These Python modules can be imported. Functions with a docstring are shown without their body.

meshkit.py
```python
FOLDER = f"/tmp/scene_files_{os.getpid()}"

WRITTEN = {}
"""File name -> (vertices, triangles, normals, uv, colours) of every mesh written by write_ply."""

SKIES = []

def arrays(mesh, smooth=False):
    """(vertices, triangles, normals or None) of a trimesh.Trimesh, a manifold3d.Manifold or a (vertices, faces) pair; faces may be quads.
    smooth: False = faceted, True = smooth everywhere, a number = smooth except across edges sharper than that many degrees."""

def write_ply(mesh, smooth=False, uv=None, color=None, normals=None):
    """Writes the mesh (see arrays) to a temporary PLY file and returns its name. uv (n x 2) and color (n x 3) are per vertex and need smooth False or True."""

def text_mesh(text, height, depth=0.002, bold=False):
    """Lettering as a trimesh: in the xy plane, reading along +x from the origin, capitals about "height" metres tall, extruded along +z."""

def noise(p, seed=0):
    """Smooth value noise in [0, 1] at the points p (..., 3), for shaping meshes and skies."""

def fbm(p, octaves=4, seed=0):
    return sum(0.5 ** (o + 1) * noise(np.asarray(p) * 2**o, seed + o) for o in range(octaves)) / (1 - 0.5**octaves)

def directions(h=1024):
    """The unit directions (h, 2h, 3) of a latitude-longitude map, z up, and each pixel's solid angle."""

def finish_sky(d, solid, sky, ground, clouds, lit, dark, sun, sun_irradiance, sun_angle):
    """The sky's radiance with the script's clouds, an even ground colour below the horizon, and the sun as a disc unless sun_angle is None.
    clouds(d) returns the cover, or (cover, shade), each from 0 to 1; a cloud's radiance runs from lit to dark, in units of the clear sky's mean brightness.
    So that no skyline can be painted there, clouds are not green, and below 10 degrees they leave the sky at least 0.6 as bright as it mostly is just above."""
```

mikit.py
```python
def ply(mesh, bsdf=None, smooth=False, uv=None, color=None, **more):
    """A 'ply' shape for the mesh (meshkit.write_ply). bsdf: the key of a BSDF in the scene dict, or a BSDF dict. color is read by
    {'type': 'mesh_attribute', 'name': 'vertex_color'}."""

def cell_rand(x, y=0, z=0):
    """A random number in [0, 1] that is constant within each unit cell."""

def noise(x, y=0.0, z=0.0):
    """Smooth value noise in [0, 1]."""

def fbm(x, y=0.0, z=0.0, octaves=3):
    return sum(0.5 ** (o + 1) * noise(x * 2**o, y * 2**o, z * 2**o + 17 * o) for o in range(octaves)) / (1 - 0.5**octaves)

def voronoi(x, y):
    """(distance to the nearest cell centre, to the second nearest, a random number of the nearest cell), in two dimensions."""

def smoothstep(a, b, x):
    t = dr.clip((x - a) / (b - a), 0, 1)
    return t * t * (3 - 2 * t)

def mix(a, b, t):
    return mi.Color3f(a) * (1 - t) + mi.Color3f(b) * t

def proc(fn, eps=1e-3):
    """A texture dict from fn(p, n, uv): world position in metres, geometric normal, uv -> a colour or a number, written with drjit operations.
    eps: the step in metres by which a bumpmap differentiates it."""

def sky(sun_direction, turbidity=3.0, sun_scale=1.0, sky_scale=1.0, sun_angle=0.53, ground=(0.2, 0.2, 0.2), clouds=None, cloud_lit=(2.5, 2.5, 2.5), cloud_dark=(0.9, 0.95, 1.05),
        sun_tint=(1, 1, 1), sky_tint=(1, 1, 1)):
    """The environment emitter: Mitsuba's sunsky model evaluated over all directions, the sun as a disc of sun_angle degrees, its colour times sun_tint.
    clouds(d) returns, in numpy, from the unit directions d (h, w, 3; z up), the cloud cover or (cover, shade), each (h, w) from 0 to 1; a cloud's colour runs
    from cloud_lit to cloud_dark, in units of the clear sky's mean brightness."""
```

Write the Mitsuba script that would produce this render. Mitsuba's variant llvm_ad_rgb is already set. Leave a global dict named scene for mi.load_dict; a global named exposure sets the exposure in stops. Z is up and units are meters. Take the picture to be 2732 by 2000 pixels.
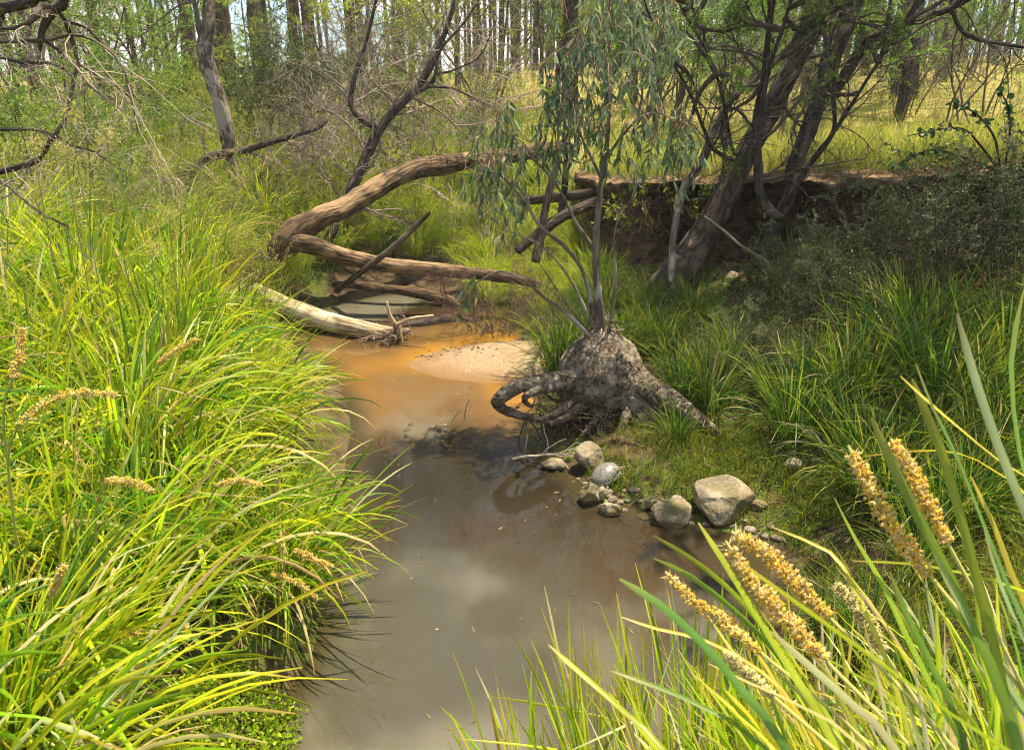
import math
import numpy as np, trimesh, manifold3d as m3
import drjit as dr, mitsuba as mi
import mikit, meshkit
from scipy.interpolate import RBFInterpolator, RegularGridInterpolator

T = mi.ScalarTransform4f
scene, labels = {}, {}

# ---------------------------------------------------------------- camera, sky, exposure
_p = math.radians(21.0)
scene['camera'] = {'type': 'thinlens', 'fov': 66.0, 'fov_axis': 'x', 'near_clip': 0.05, 'far_clip': 2000.0,
                   'aperture_radius': 0.0018, 'focus_distance': 5.0,
                   'to_world': T().look_at(origin=[0, 0, 2.7], target=[0, math.cos(_p), 2.7 - math.sin(_p)], up=[0, 0, 1])}


def clouds(d):
    q = d / np.maximum(d[..., 2:3] + 0.25, 0.05)
    n = meshkit.fbm(np.stack([q[..., 0] * 1.3 + 5, q[..., 1] * 1.3 + 2, 0 * q[..., 0]], -1), 5, 3)
    cover = np.clip((n - 0.45) / 0.12, 0, 1)
    return cover, np.clip((n - 0.6) / 0.3, 0, 0.5)


SUN = (0.27, 0.22, 1.0)
scene['sky'] = mikit.sky(SUN, turbidity=3.0, sun_tint=(1.0, 0.95, 0.84), clouds=clouds, ground=(0.10, 0.11, 0.05), sky_scale=0.75)
exposure = 3.15

# ---------------------------------------------------------------- helpers
_used = {}


def numbered(name):
    n = _used.get(name, 0)
    _used[name] = n + 1
    return name if n == 0 else f'{name}_{n:03d}'


def thing(name, label, cat, group=None):
    key = numbered(name)
    labels[key] = {'label': label, 'category': cat}
    if group:
        labels[key]['group'] = group
    return key


def part(parent, name, shape, label=None, kind=None):
    key = numbered(parent + '__' + name)
    scene[key] = shape
    if label or kind:
        labels[key] = {}
        if label:
            labels[key]['label'] = label
        if kind:
            labels[key]['kind'] = kind
    return key


def structure(name, shape, label=None):
    scene[name] = shape
    labels[name] = {'kind': 'structure', **({'label': label} if label else {})}


def stuff(name, shape, label, cat):
    key = numbered(name)
    scene[key] = shape
    labels[key] = {'label': label, 'category': cat, 'kind': 'stuff'}
    return key


class MB:
    """Collects pieces (vertices, triangles, uv, colour) and writes them as one mesh."""

    def __init__(self):
        self.v, self.f, self.u, self.c, self.n = [], [], [], [], 0

    def add(self, v, f, uv=None, col=None):
        v = np.asarray(v, float).reshape(-1, 3)
        self.v.append(v)
        self.f.append(np.asarray(f).reshape(-1, 3) + self.n)
        self.u.append(np.zeros((len(v), 2)) if uv is None else uv)
        self.c.append(np.ones((len(v), 3)) * 0.3 if col is None else np.broadcast_to(col, (len(v), 3)))
        self.n += len(v)
        return self

    def mesh(self):
        return np.vstack(self.v), np.vstack(self.f)

    def ply(self, bsdf, smooth=True):
        return mikit.ply(self.mesh(), bsdf, smooth=smooth, uv=np.vstack(self.u), color=np.vstack(self.c))


def unit(v):
    v = np.asarray(v, float)
    return v / np.maximum(np.linalg.norm(v, axis=-1, keepdims=True), 1e-9)


def tubes(Pn, Rn, sides=4):
    """A batch of N polylines of M points as tubes: (v, f, uv)."""
    Pn, Rn = np.asarray(Pn, float), np.asarray(Rn, float)
    N, M, _ = Pn.shape
    t = unit(np.gradient(Pn, axis=1))
    ref = np.where(np.abs(unit(Pn[:, -1] - Pn[:, 0])[:, 2:3]) < 0.8, [[0, 0, 1.0]], [[1.0, 0.2, 0]])[:, None]
    a = unit(np.cross(t, ref))
    b = np.cross(t, a)
    k = sides + 1
    ang = np.linspace(0, 2 * np.pi, k)
    v = Pn[:, :, None] + Rn[:, :, None, None] * (np.cos(ang)[:, None] * a[:, :, None] + np.sin(ang)[:, None] * b[:, :, None])
    seg = np.concatenate([np.zeros((N, 1)), np.cumsum(np.linalg.norm(np.diff(Pn, axis=1), axis=2), 1)], 1)
    uv = np.stack(np.broadcast_arrays(ang[None, None] * Rn.mean(1)[:, None, None], seg[:, :, None]), -1)
    i, j = np.meshgrid(np.arange(M - 1), np.arange(sides), indexing='ij')
    q = np.stack([i * k + j, i * k + j + 1, (i + 1) * k + j + 1, (i + 1) * k + j], -1).reshape(-1, 4)
    q = np.vstack([q[:, [0, 1, 2]], q[:, [0, 2, 3]]])
    f = (q[None] + (np.arange(N) * M * k)[:, None, None]).reshape(-1, 3)
    return v.reshape(-1, 3), f, uv.reshape(-1, 2)


def catmull(p, step):
    """Catmull-Rom through p (n, d) resampled at about 'step' metres."""
    p = np.asarray(p, float)
    q = np.vstack([2 * p[0] - p[1], p, 2 * p[-1] - p[-2]])
    out = []
    for i in range(1, len(q) - 2):
        n = max(2, int(np.linalg.norm((q[i + 1] - q[i])[:3]) / step))
        t = np.linspace(0, 1, n, endpoint=False)[:, None]
        a, b, c, d = q[i - 1], q[i], q[i + 1], q[i + 2]
        out.append(0.5 * (2 * b + (c - a) * t + (2 * a - 5 * b + 4 * c - d) * t**2 + (3 * b - a - 3 * c + d) * t**3))
    return np.vstack(out + [p[-1:]])


def limb(mb, pts, step=0.06, sides=12, rough=0.10, wander=0.0, seed=0, freq=7.0, taper_end=True):
    """A knobbly limb through points (x, y, z, radius); returns its resampled centre line."""
    c = catmull(np.asarray(pts, float), step)
    if wander:
        w = np.stack([meshkit.fbm(np.stack([np.arange(len(c)) * step * 2.2, np.full(len(c), 7.3 * k + seed), 0 * c[:, 0]], -1), 3, seed + k) - 0.5 for k in range(3)], -1)
        c[:, :3] += w * wander * np.minimum(1, np.arange(len(c)) / 6.0)[:, None]
    c[:, 3] = np.maximum(c[:, 3], 0.002)
    t0, t1 = unit(c[0, :3] - c[1, :3]), unit(c[-1, :3] - c[-2, :3])
    ends = [np.r_[c[0, :3] + t0 * c[0, 3] * 0.25, c[0, 3] * 0.75], np.r_[c[0, :3] + t0 * c[0, 3] * 0.3, 0.001]]
    enda = [np.r_[c[-1, :3] + t1 * c[-1, 3] * 0.25, c[-1, 3] * 0.75], np.r_[c[-1, :3] + t1 * c[-1, 3] * 0.3, 0.001]]
    e = np.vstack([ends[1], ends[0], c, enda[0], enda[1]])
    v, f, uv = tubes(e[None, :, :3], e[None, :, 3], sides)
    ctr = np.repeat(e[:, :3], sides + 1, 0)
    n = unit(v - ctr)
    rad = np.repeat(e[:, 3], sides + 1)
    d = meshkit.fbm(v * freq + seed * 3.7, 3, seed) - 0.5
    d2 = meshkit.fbm(np.stack([uv[:, 0] * 60 % 1e3, uv[:, 1] * 4, 0 * rad + seed], -1), 2, seed + 5) - 0.5
    first = np.arange(len(v)) % (sides + 1) == sides
    kn = np.maximum(meshkit.noise(np.stack([np.cos(np.tile(np.linspace(0, 6.2832, sides + 1), len(e))) * 1.3, np.sin(np.tile(np.linspace(0, 6.2832, sides + 1), len(e))) * 1.3, uv[:, 1] * 2.2], -1) + seed * 1.7, seed + 9) - 0.72, 0)
    off = (d * 2.4 + d2 * 0.9 + kn * 5.0) * rough * rad
    off[first] = off[np.nonzero(first)[0] - sides]
    v = v + n * off[:, None]
    mb.add(v, f, uv, (0.3, 0.3, 0.3))
    return c


def grow(rng, S, D, L, R, spec):
    """Branches level by level, all at once. Returns [(points (N, M, 3), radii (N, M))] per level."""
    out = []
    S, D, L, R = np.asarray(S, float), unit(D), np.asarray(L, float), np.asarray(R, float)
    for k, sp in enumerate(spec):
        N, M = len(S), sp.get('m', 5)
        pts, d = [S], D.copy()
        for j in range(M - 1):
            d = unit(d + rng.normal(0, sp.get('w', 0.15), (N, 3)) + np.array(sp.get('t', (0, 0, 0))) * (1.0 / (M - 1)))
            pts.append(pts[-1] + d * (L / (M - 1))[:, None])
        Pn = np.stack(pts, 1)
        Rn = R[:, None] * np.linspace(1, sp.get('end', 0.35), M)[None]
        out.append((Pn, Rn))
        kids = sp.get('kids', 0)
        if not kids or k == len(spec) - 1:
            break
        n = rng.poisson(kids, N) + sp.get('least', 0)
        idx = np.repeat(np.arange(N), n)
        if len(idx) == 0:
            break
        tt = sp.get('from', 0.25) + (1 - sp.get('from', 0.25)) * rng.random(len(idx)) ** 0.8
        x = np.minimum(tt * (M - 1), M - 1.001)
        i = x.astype(int)
        fr = (x - i)[:, None]
        S2 = Pn[idx, i] * (1 - fr) + Pn[idx, i + 1] * fr
        tan = unit(Pn[idx, i + 1] - Pn[idx, i])
        side = unit(np.cross(tan, rng.normal(0, 1, (len(idx), 3))))
        a = rng.uniform(*sp.get('ang', (0.5, 1.0)), len(idx))[:, None]
        D = tan * np.cos(a) + side * np.sin(a)
        L = L[idx] * rng.uniform(*sp.get('lr', (0.4, 0.7)), len(idx)) * (1.1 - 0.5 * tt)
        R = np.maximum(Rn[idx, i] * sp.get('rr', 0.55), sp.get('rmin', 0.0015))
        S = S2
    return out


def add_branches(mb, levels, sides=(6, 5, 4, 3), col=(0.2, 0.17, 0.13), rng=None, var=0.25):
    for k, (Pn, Rn) in enumerate(levels):
        s = sides[min(k, len(sides) - 1)]
        v, f, uv = tubes(Pn, Rn, s)
        c = np.asarray(col, float)
        if rng is not None:
            c = np.repeat(c * (1 + rng.uniform(-var, var, (len(Pn), 1))), Pn.shape[1] * (s + 1), 0)
        mb.add(v, f, uv, c)


def along(rng, lev, n, lo=0.2):
    """n random points on the branches of a level: (positions, tangents)."""
    Pn = lev[0]
    i = rng.integers(0, len(Pn), n)
    x = np.minimum((lo + (1 - lo) * rng.random(n)) * (Pn.shape[1] - 1), Pn.shape[1] - 1.001)
    j = x.astype(int)
    fr = (x - j)[:, None]
    return Pn[i, j] * (1 - fr) + Pn[i, j + 1] * fr, unit(Pn[i, j + 1] - Pn[i, j])


def palette(rng, n, cols, weights, var=0.18):
    cols = np.asarray(cols, float)
    c = cols[rng.choice(len(cols), n, p=np.asarray(weights) / np.sum(weights))]
    return np.clip(c * (1 + rng.normal(0, var, (n, 1))) * (1 + rng.normal(0, 0.04, (n, 3))), 0.005, 0.9)


def leaf_cards(rng, pos, d, L, W, col, lens=True, bend=0.15):
    """Leaves as small lens or diamond shaped blades starting at pos and pointing along d."""
    n = len(pos)
    d = unit(d)
    s = unit(np.cross(d, rng.normal(0, 1, (n, 3))))
    nn = np.cross(d, s)
    L, W = np.broadcast_to(L, (n,))[:, None], np.broadcast_to(W, (n,))[:, None]
    if lens:
        b = bend * L
        rows = [pos, pos + d * L * 0.3 + s * W * 0.5 + nn * b * 0.5, pos + d * L * 0.3 - s * W * 0.5 + nn * b * 0.5,
                pos + d * L * 0.68 + s * W * 0.36 + nn * b * 0.4, pos + d * L * 0.68 - s * W * 0.36 + nn * b * 0.4, pos + d * L - nn * b * 0.3]
        tri = np.array([[0, 1, 2], [1, 3, 2], [2, 3, 4], [3, 5, 4]])
    else:
        rows = [pos, pos + d * L * 0.45 + s * W * 0.5, pos + d * L * 0.5 - s * W * 0.5, pos + d * L]
        tri = np.array([[0, 1, 2], [1, 3, 2]])
    k = len(rows)
    v = np.stack(rows, 1).reshape(-1, 3)
    f = (tri[None] + (np.arange(n) * k)[:, None, None]).reshape(-1, 3)
    return v, f, np.zeros((len(v), 2)), np.repeat(np.broadcast_to(col, (n, 3)), k, 0)


GREENS = [(0.13, 0.25, 0.012), (0.22, 0.33, 0.015), (0.07, 0.17, 0.02), (0.32, 0.36, 0.02), (0.42, 0.36, 0.14), (0.10, 0.19, 0.07)]
TIP = np.array((0.45, 0.36, 0.05))


def blade_lines(rng, base, az, th0, th1, L, segs, power=1.5, wob=0.25, kink=0.1):
    n = len(base)
    s = (np.arange(segs) + 0.5) / segs
    th = th0[:, None] + (th1 - th0)[:, None] * s[None] ** power
    th = th + np.where((rng.random(n) < kink)[:, None] & (s[None] > rng.uniform(.35, .85, n)[:, None]), rng.uniform(.7, 1.9, n)[:, None], 0)   # blades that have snapped over
    a = az[:, None] + np.cumsum(rng.normal(0, wob / segs, (n, segs)), 1)
    d = np.stack([np.sin(th) * np.cos(a), np.sin(th) * np.sin(a), np.cos(th)], -1)
    step = d * (L / segs)[:, None, None]
    return np.concatenate([base[:, None], base[:, None] + np.cumsum(step, 1)], 1)


def ribbons(rng, C, W, col, tip=TIP, tipamt=0.7, twist=0.7, fold=0.22, taper=6.0, three=True):
    """Folded leaf blades along centre lines C (n, m, 3), W wide."""
    n, m, _ = C.shape
    t = unit(np.gradient(C, axis=1))
    hor = unit(np.cross(t, [0, 0, 1.0]) + 1e-4)
    hor = hor * np.sign((hor * hor[:, :1]).sum(-1, keepdims=True) + 1e-9)
    nn = np.cross(t, hor)
    s = np.linspace(0, 1, m)
    tw = rng.normal(0, twist, (n, 1)) + rng.normal(0, twist, (n, 1)) * s[None]
    side = np.cos(tw)[..., None] * hor + np.sin(tw)[..., None] * nn
    nor = np.cross(t, side)
    w = (np.broadcast_to(W, (n,))[:, None] * np.minimum(1, 0.6 + 1.6 * s)[None] * np.minimum(1, (1.02 - s) * taper)[None] ** 0.7)[..., None] * 0.5
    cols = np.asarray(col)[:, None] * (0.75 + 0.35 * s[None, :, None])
    x = np.cumsum(rng.normal(0, 1, (n, m)), 1)
    cols = cols * np.clip(1 + .10 * (x - x.mean(1, keepdims=True)), .6, 1.4)[..., None]
    cols = cols * (1 + np.clip(.025 * np.cumsum(rng.normal(0, 1, (n, m, 3)), 1), -.12, .12))
    k = (np.clip((s - 0.78) / 0.22, 0, 1) ** 1.5)[None, :, None] * np.broadcast_to(tipamt, (n,))[:, None, None]
    cols = cols * (1 - k) + tip * k
    rows = [C - side * w + nor * w * fold * 2, C, C + side * w + nor * w * fold * 2] if three else [C - side * w, C + side * w]
    q = len(rows)
    v = np.stack(rows, 2).reshape(-1, 3)
    i, j = np.meshgrid(np.arange(m - 1), np.arange(q - 1), indexing='ij')
    quad = np.stack([i * q + j, i * q + j + 1, (i + 1) * q + j + 1, (i + 1) * q + j], -1).reshape(-1, 4)
    quad = np.vstack([quad[:, [0, 1, 2]], quad[:, [0, 2, 3]]])
    f = (quad[None] + (np.arange(n) * m * q)[:, None, None]).reshape(-1, 3)
    cv = np.repeat(cols.reshape(-1, 3), q, 0)
    if three:
        cv[1::3] *= (1.18, 1.12, 1.3)
    return v, f, np.zeros((len(v), 2)), np.clip(cv, .004, .9)


def tuft(rng, n, spread, L, W, th0=(0.05, 0.5), th1=(0.5, 2.0), segs=7, weights=(5, 5, 3, 3, 1, 1), cols=GREENS, az=None, three=True, twist=0.6, power=1.5):
    a = rng.uniform(0, 2 * np.pi, n) if az is None else rng.normal(az[0], az[1], n)
    r = spread * np.sqrt(rng.random(n))
    base = np.stack([r * np.cos(a + rng.normal(0, 0.5, n)), r * np.sin(a + rng.normal(0, 0.5, n)), np.full(n, -0.03)], -1)
    l = rng.uniform(*L, n)
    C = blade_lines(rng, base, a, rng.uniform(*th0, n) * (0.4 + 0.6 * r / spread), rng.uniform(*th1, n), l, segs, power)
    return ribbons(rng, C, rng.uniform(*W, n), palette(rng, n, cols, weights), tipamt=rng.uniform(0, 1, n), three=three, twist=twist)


def spike_mesh(rng, pts, radius, n=130, col=(0.70, 0.52, 0.10), stalk=(0.35, 0.33, 0.12)):
    """A flowering spike: a stalk through pts with whorls of small pointed flowers. Returns (stalk MB, flowers MB)."""
    c = catmull(np.asarray(pts, float), 0.01)
    st = MB()
    v, f, uv = tubes(c[None], np.full((1, len(c)), 0.0035), 6)
    st.add(v, f, uv, stalk)
    fl = MB()
    i = rng.integers(0, int(len(c) * 0.96), n)
    t = unit(np.gradient(c, axis=0))[i]
    out = unit(np.cross(t, rng.normal(0, 1, (n, 3))))
    env = (0.45 + 0.55 * np.sin(np.pi * np.clip(i / len(c), 0.03, 1) ** 0.7)) * radius
    ctr = c[i] + out * (env * rng.uniform(0.1, 0.95, n))[:, None]
    per = 9
    d = unit(np.repeat(out, per, 0) * 0.7 + rng.normal(0, 0.75, (n * per, 3)))
    p = np.repeat(ctr, per, 0) - d * 0.001
    L = rng.uniform(0.005, 0.011, n * per)
    s = unit(np.cross(d, rng.normal(0, 1, d.shape)))
    q = np.cross(d, s)
    w = (L * 0.2)[:, None]
    L = L[:, None]
    v = np.stack([p, p + d * L * 0.4 + s * w, p + d * L * 0.4 - s * w * 0.5 + q * w * 0.87, p + d * L * 0.4 - s * w * 0.5 - q * w * 0.87, p + d * L], 1).reshape(-1, 3)
    tri = np.array([[0, 2, 1], [0, 3, 2], [0, 1, 3], [4, 1, 2], [4, 2, 3], [4, 3, 1]])
    f = (tri[None] + (np.arange(n * per) * 5)[:, None, None]).reshape(-1, 3)
    base = np.repeat(palette(rng, n, [col, (col[0] * 1.05, col[1] * 1.18, min(col[2] * 3.0, col[0] * 0.45))], (3, 2), 0.12), per, 0)
    fl.add(v, f, None, np.repeat(base, 5, 0))
    # pale bracts that stick out between the flowers
    k = n // 3
    i = rng.integers(0, int(len(c) * 0.97), k)
    t = unit(np.gradient(c, axis=0))[i]
    out = unit(np.cross(t, rng.normal(0, 1, (k, 3)))) * 0.8 + t * 0.5
    fl.add(*leaf_cards(rng, c[i], out, radius * rng.uniform(1.1, 1.7, k), 0.0022, (0.68, 0.58, 0.34), lens=False))
    return st, fl


# ---------------------------------------------------------------- materials
def rgb(*c):
    return {'type': 'rgb', 'value': list(c)}


VC = {'type': 'mesh_attribute', 'name': 'vertex_color'}
scene['blade_material'] = {'type': 'principledthin', 'base_color': VC, 'roughness': 0.36, 'spec_trans': 0.30, 'eta': 1.5, 'diff_trans': 1.1}
scene['leaf_material'] = {'type': 'principledthin', 'base_color': VC, 'roughness': 0.36, 'spec_trans': 0.22, 'eta': 1.5, 'diff_trans': 1.0}
scene['twig_material'] = {'type': 'principled', 'base_color': VC, 'roughness': 0.8, 'specular': 0.25}
scene['flower_material'] = {'type': 'principledthin', 'base_color': VC, 'roughness': 0.6, 'spec_trans': 0.0, 'eta': 1.4, 'diff_trans': 0.7}
noise, fbm, mix, smoothstep = mikit.noise, mikit.fbm, mikit.mix, mikit.smoothstep


def bark(name, dark, mid, light, stretch=5.0, scale=26.0, bump=0.01, lichen=None, patch=0.5):
    def h(p, n, uv):
        a = fbm(uv.x * scale, uv.y * scale / stretch, 3.1, octaves=3)
        b = fbm(uv.x * scale * 2.7, uv.y * scale / stretch * 2.2, 9.0, octaves=2)
        return dr.abs(a - 0.5) * 1.6 + b * 0.4

    def col(p, n, uv):
        k = h(p, n, uv)
        big = fbm(p.x * 2.3, p.y * 2.3, p.z * 2.3, octaves=3)
        c = mix(mi.Color3f(*dark), mi.Color3f(*mid), smoothstep(0.15, 0.5, k))
        c = mix(c, mi.Color3f(*light), smoothstep(patch, patch + 0.14, big + 0.25 * (k - 0.4)))
        if lichen is not None:
            l = fbm(p.x * 11, p.y * 11, p.z * 11, octaves=3)
            c = mix(c, mi.Color3f(*lichen), smoothstep(0.60, 0.68, l) * 0.7)
        return c

    scene[name] = {'type': 'twosided', 'bsdf': {'type': 'bumpmap', 'arbitrary': mikit.proc(h, eps=2e-3), 'scale': bump,
                                                'bsdf': {'type': 'principled', 'base_color': mikit.proc(col), 'roughness': 0.85, 'specular': 0.25}}}


bark('log_bark', (0.03, 0.02, 0.012), (0.105, 0.072, 0.042), (0.22, 0.155, 0.09), patch=0.55, bump=0.02)
bark('pale_wood', (0.13, 0.10, 0.06), (0.34, 0.28, 0.18), (0.46, 0.40, 0.28), stretch=9.0, patch=0.5, bump=0.006)
bark('dark_bark', (0.018, 0.015, 0.013), (0.055, 0.045, 0.038), (0.11, 0.09, 0.07), patch=0.58, bump=0.014)
bark('rough_bark', (0.022, 0.017, 0.013), (0.062, 0.048, 0.037), (0.12, 0.098, 0.076), stretch=3.5, patch=0.54, bump=0.02)
bark('mottled_bark', (0.045, 0.036, 0.03), (0.13, 0.112, 0.095), (0.25, 0.225, 0.195), stretch=2.5, patch=0.47, bump=0.016)
bark('sapling_bark', (0.065, 0.052, 0.042), (0.16, 0.135, 0.11), (0.29, 0.26, 0.22), stretch=6.0, patch=0.52, bump=0.004)


def wood_h(p, n, uv):     # weathered root wood: grain and pits, in world space as the roots wind about
    a = fbm(p.x * 30, p.y * 30, p.z * 24, octaves=3)
    return dr.abs(a - 0.5) * 1.5 + 0.5 * fbm(p.x * 70, p.y * 70, p.z * 45, octaves=2)


def wood_col(p, n, uv):
    k = wood_h(p, n, uv)
    c = mix(mi.Color3f(0.018, 0.014, 0.010), mi.Color3f(0.115, 0.095, 0.07), smoothstep(0.12, 0.55, k))
    g = fbm(p.x * 17, p.y * 17, p.z * 10, octaves=4)
    c = mix(c, mi.Color3f(0.215, 0.19, 0.15), smoothstep(0.48, 0.70, g) * 0.8)
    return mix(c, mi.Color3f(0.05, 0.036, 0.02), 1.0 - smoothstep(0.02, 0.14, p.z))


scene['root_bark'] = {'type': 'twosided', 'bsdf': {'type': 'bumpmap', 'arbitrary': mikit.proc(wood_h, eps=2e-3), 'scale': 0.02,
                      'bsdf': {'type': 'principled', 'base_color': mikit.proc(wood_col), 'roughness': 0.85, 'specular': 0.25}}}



def ground_col(p, n, uv):
    a = fbm(p.x * 1.1, p.y * 1.1, 4.0, octaves=3)
    b = fbm(p.x * 9.0, p.y * 9.0, p.z * 9.0, octaves=3)
    c = mix(mi.Color3f(0.018, 0.013, 0.008), mi.Color3f(0.075, 0.055, 0.032), smoothstep(0.3, 0.7, b))
    c = mix(c, mi.Color3f(0.055, 0.08, 0.014), smoothstep(0.42, 0.58, a) * smoothstep(0.3, 0.55, fbm(p.x * 23, p.y * 23, 1.0, octaves=2)))
    far = smoothstep(7.5, 10.0, p.y) * smoothstep(0.9, 1.5, p.z)
    return mix(c, mix(mi.Color3f(0.16, 0.16, 0.04), mi.Color3f(0.26, 0.21, 0.09), smoothstep(0.35, 0.65, b)), far)


scene['ground_material'] = {'type': 'twosided', 'bsdf': {'type': 'bumpmap', 'arbitrary': mikit.proc(lambda p, n, uv: fbm(p.x * 18, p.y * 18, p.z * 18, octaves=3), eps=4e-3), 'scale': 0.03,
                            'bsdf': {'type': 'principled', 'base_color': mikit.proc(ground_col), 'roughness': 0.95, 'specular': 0.2}}}


def earth_h(p, n, uv):
    return fbm(p.x * 9, p.y * 9, p.z * 13, octaves=3) * 0.7 + fbm(p.x * 45, p.y * 45, p.z * 60, octaves=2) * 0.3


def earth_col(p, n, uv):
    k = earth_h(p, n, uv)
    c = mix(mi.Color3f(0.022, 0.014, 0.008), mi.Color3f(0.115, 0.075, 0.045), smoothstep(0.3, 0.68, k))  # base kept dark so the hollow reads as shade
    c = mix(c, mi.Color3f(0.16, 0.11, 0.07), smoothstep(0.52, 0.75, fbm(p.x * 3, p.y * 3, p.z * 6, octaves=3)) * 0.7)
    lit_lip = smoothstep(0.25, 0.8, n.z + 0.5 * (k - 0.5)) * smoothstep(1.15, 1.45, p.z)      # pale earth of the lip, painted sunlit; the face below darkened as shade
    return mix(c, mix(mi.Color3f(0.11, 0.072, 0.045), mi.Color3f(0.25, 0.175, 0.115), smoothstep(0.35, 0.65, k)), lit_lip)


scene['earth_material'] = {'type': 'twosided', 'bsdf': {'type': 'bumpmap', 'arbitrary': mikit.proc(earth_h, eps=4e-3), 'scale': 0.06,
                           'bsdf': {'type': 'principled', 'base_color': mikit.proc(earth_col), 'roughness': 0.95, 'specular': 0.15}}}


def sand_h(p, n, uv):
    return fbm(p.x * 70, p.y * 70, p.z * 70, octaves=2) + 0.6 * noise(p.x * 240, p.y * 240, 0.0)


def sand_col(p, n, uv):
    k = noise(p.x * 95, p.y * 95, 2.0)
    k2 = noise(p.x * 210, p.y * 210, 5.0)
    c = mix(mi.Color3f(0.135, 0.095, 0.053), mi.Color3f(0.29, 0.23, 0.15), smoothstep(0.0, 0.85, k * 0.5 + k2 * 0.5))
    wet = 1.0 - smoothstep(0.006, 0.06, p.z + 0.02 * (fbm(p.x * 8, p.y * 8, 0.0) - 0.5))
    return mix(c, mi.Color3f(0.15, 0.085, 0.03), wet * 0.8)


scene['sand_material'] = {'type': 'twosided', 'bsdf': {'type': 'bumpmap', 'arbitrary': mikit.proc(sand_h, eps=2e-3), 'scale': 0.008,
                          'bsdf': {'type': 'principled', 'base_color': mikit.proc(sand_col), 'roughness': 0.9, 'specular': 0.3}}}


def rock_h(p, n, uv):
    return fbm(p.x * 14, p.y * 14, p.z * 14, octaves=3) * 0.7 + fbm(p.x * 70, p.y * 70, p.z * 70, octaves=2) * 0.3


def rock_col(p, n, uv):
    a = fbm(p.x * 7, p.y * 7, p.z * 7, octaves=3)
    b = noise(p.x * 120, p.y * 120, p.z * 120)
    c = mix(mi.Color3f(0.10, 0.088, 0.06), mi.Color3f(0.25, 0.22, 0.16), smoothstep(0.3, 0.7, a * 0.7 + b * 0.3))
    c = mix(c, mi.Color3f(0.115, 0.105, 0.035), smoothstep(0.50, 0.64, fbm(p.x * 10 + 7, p.y * 10, p.z * 10, octaves=3)) * 0.6)
    wet = 1.0 - smoothstep(0.02, 0.05, p.z + 0.03 * (a - 0.5))
    return mix(c, c * mi.Color3f(0.35, 0.3, 0.2), wet)


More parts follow.
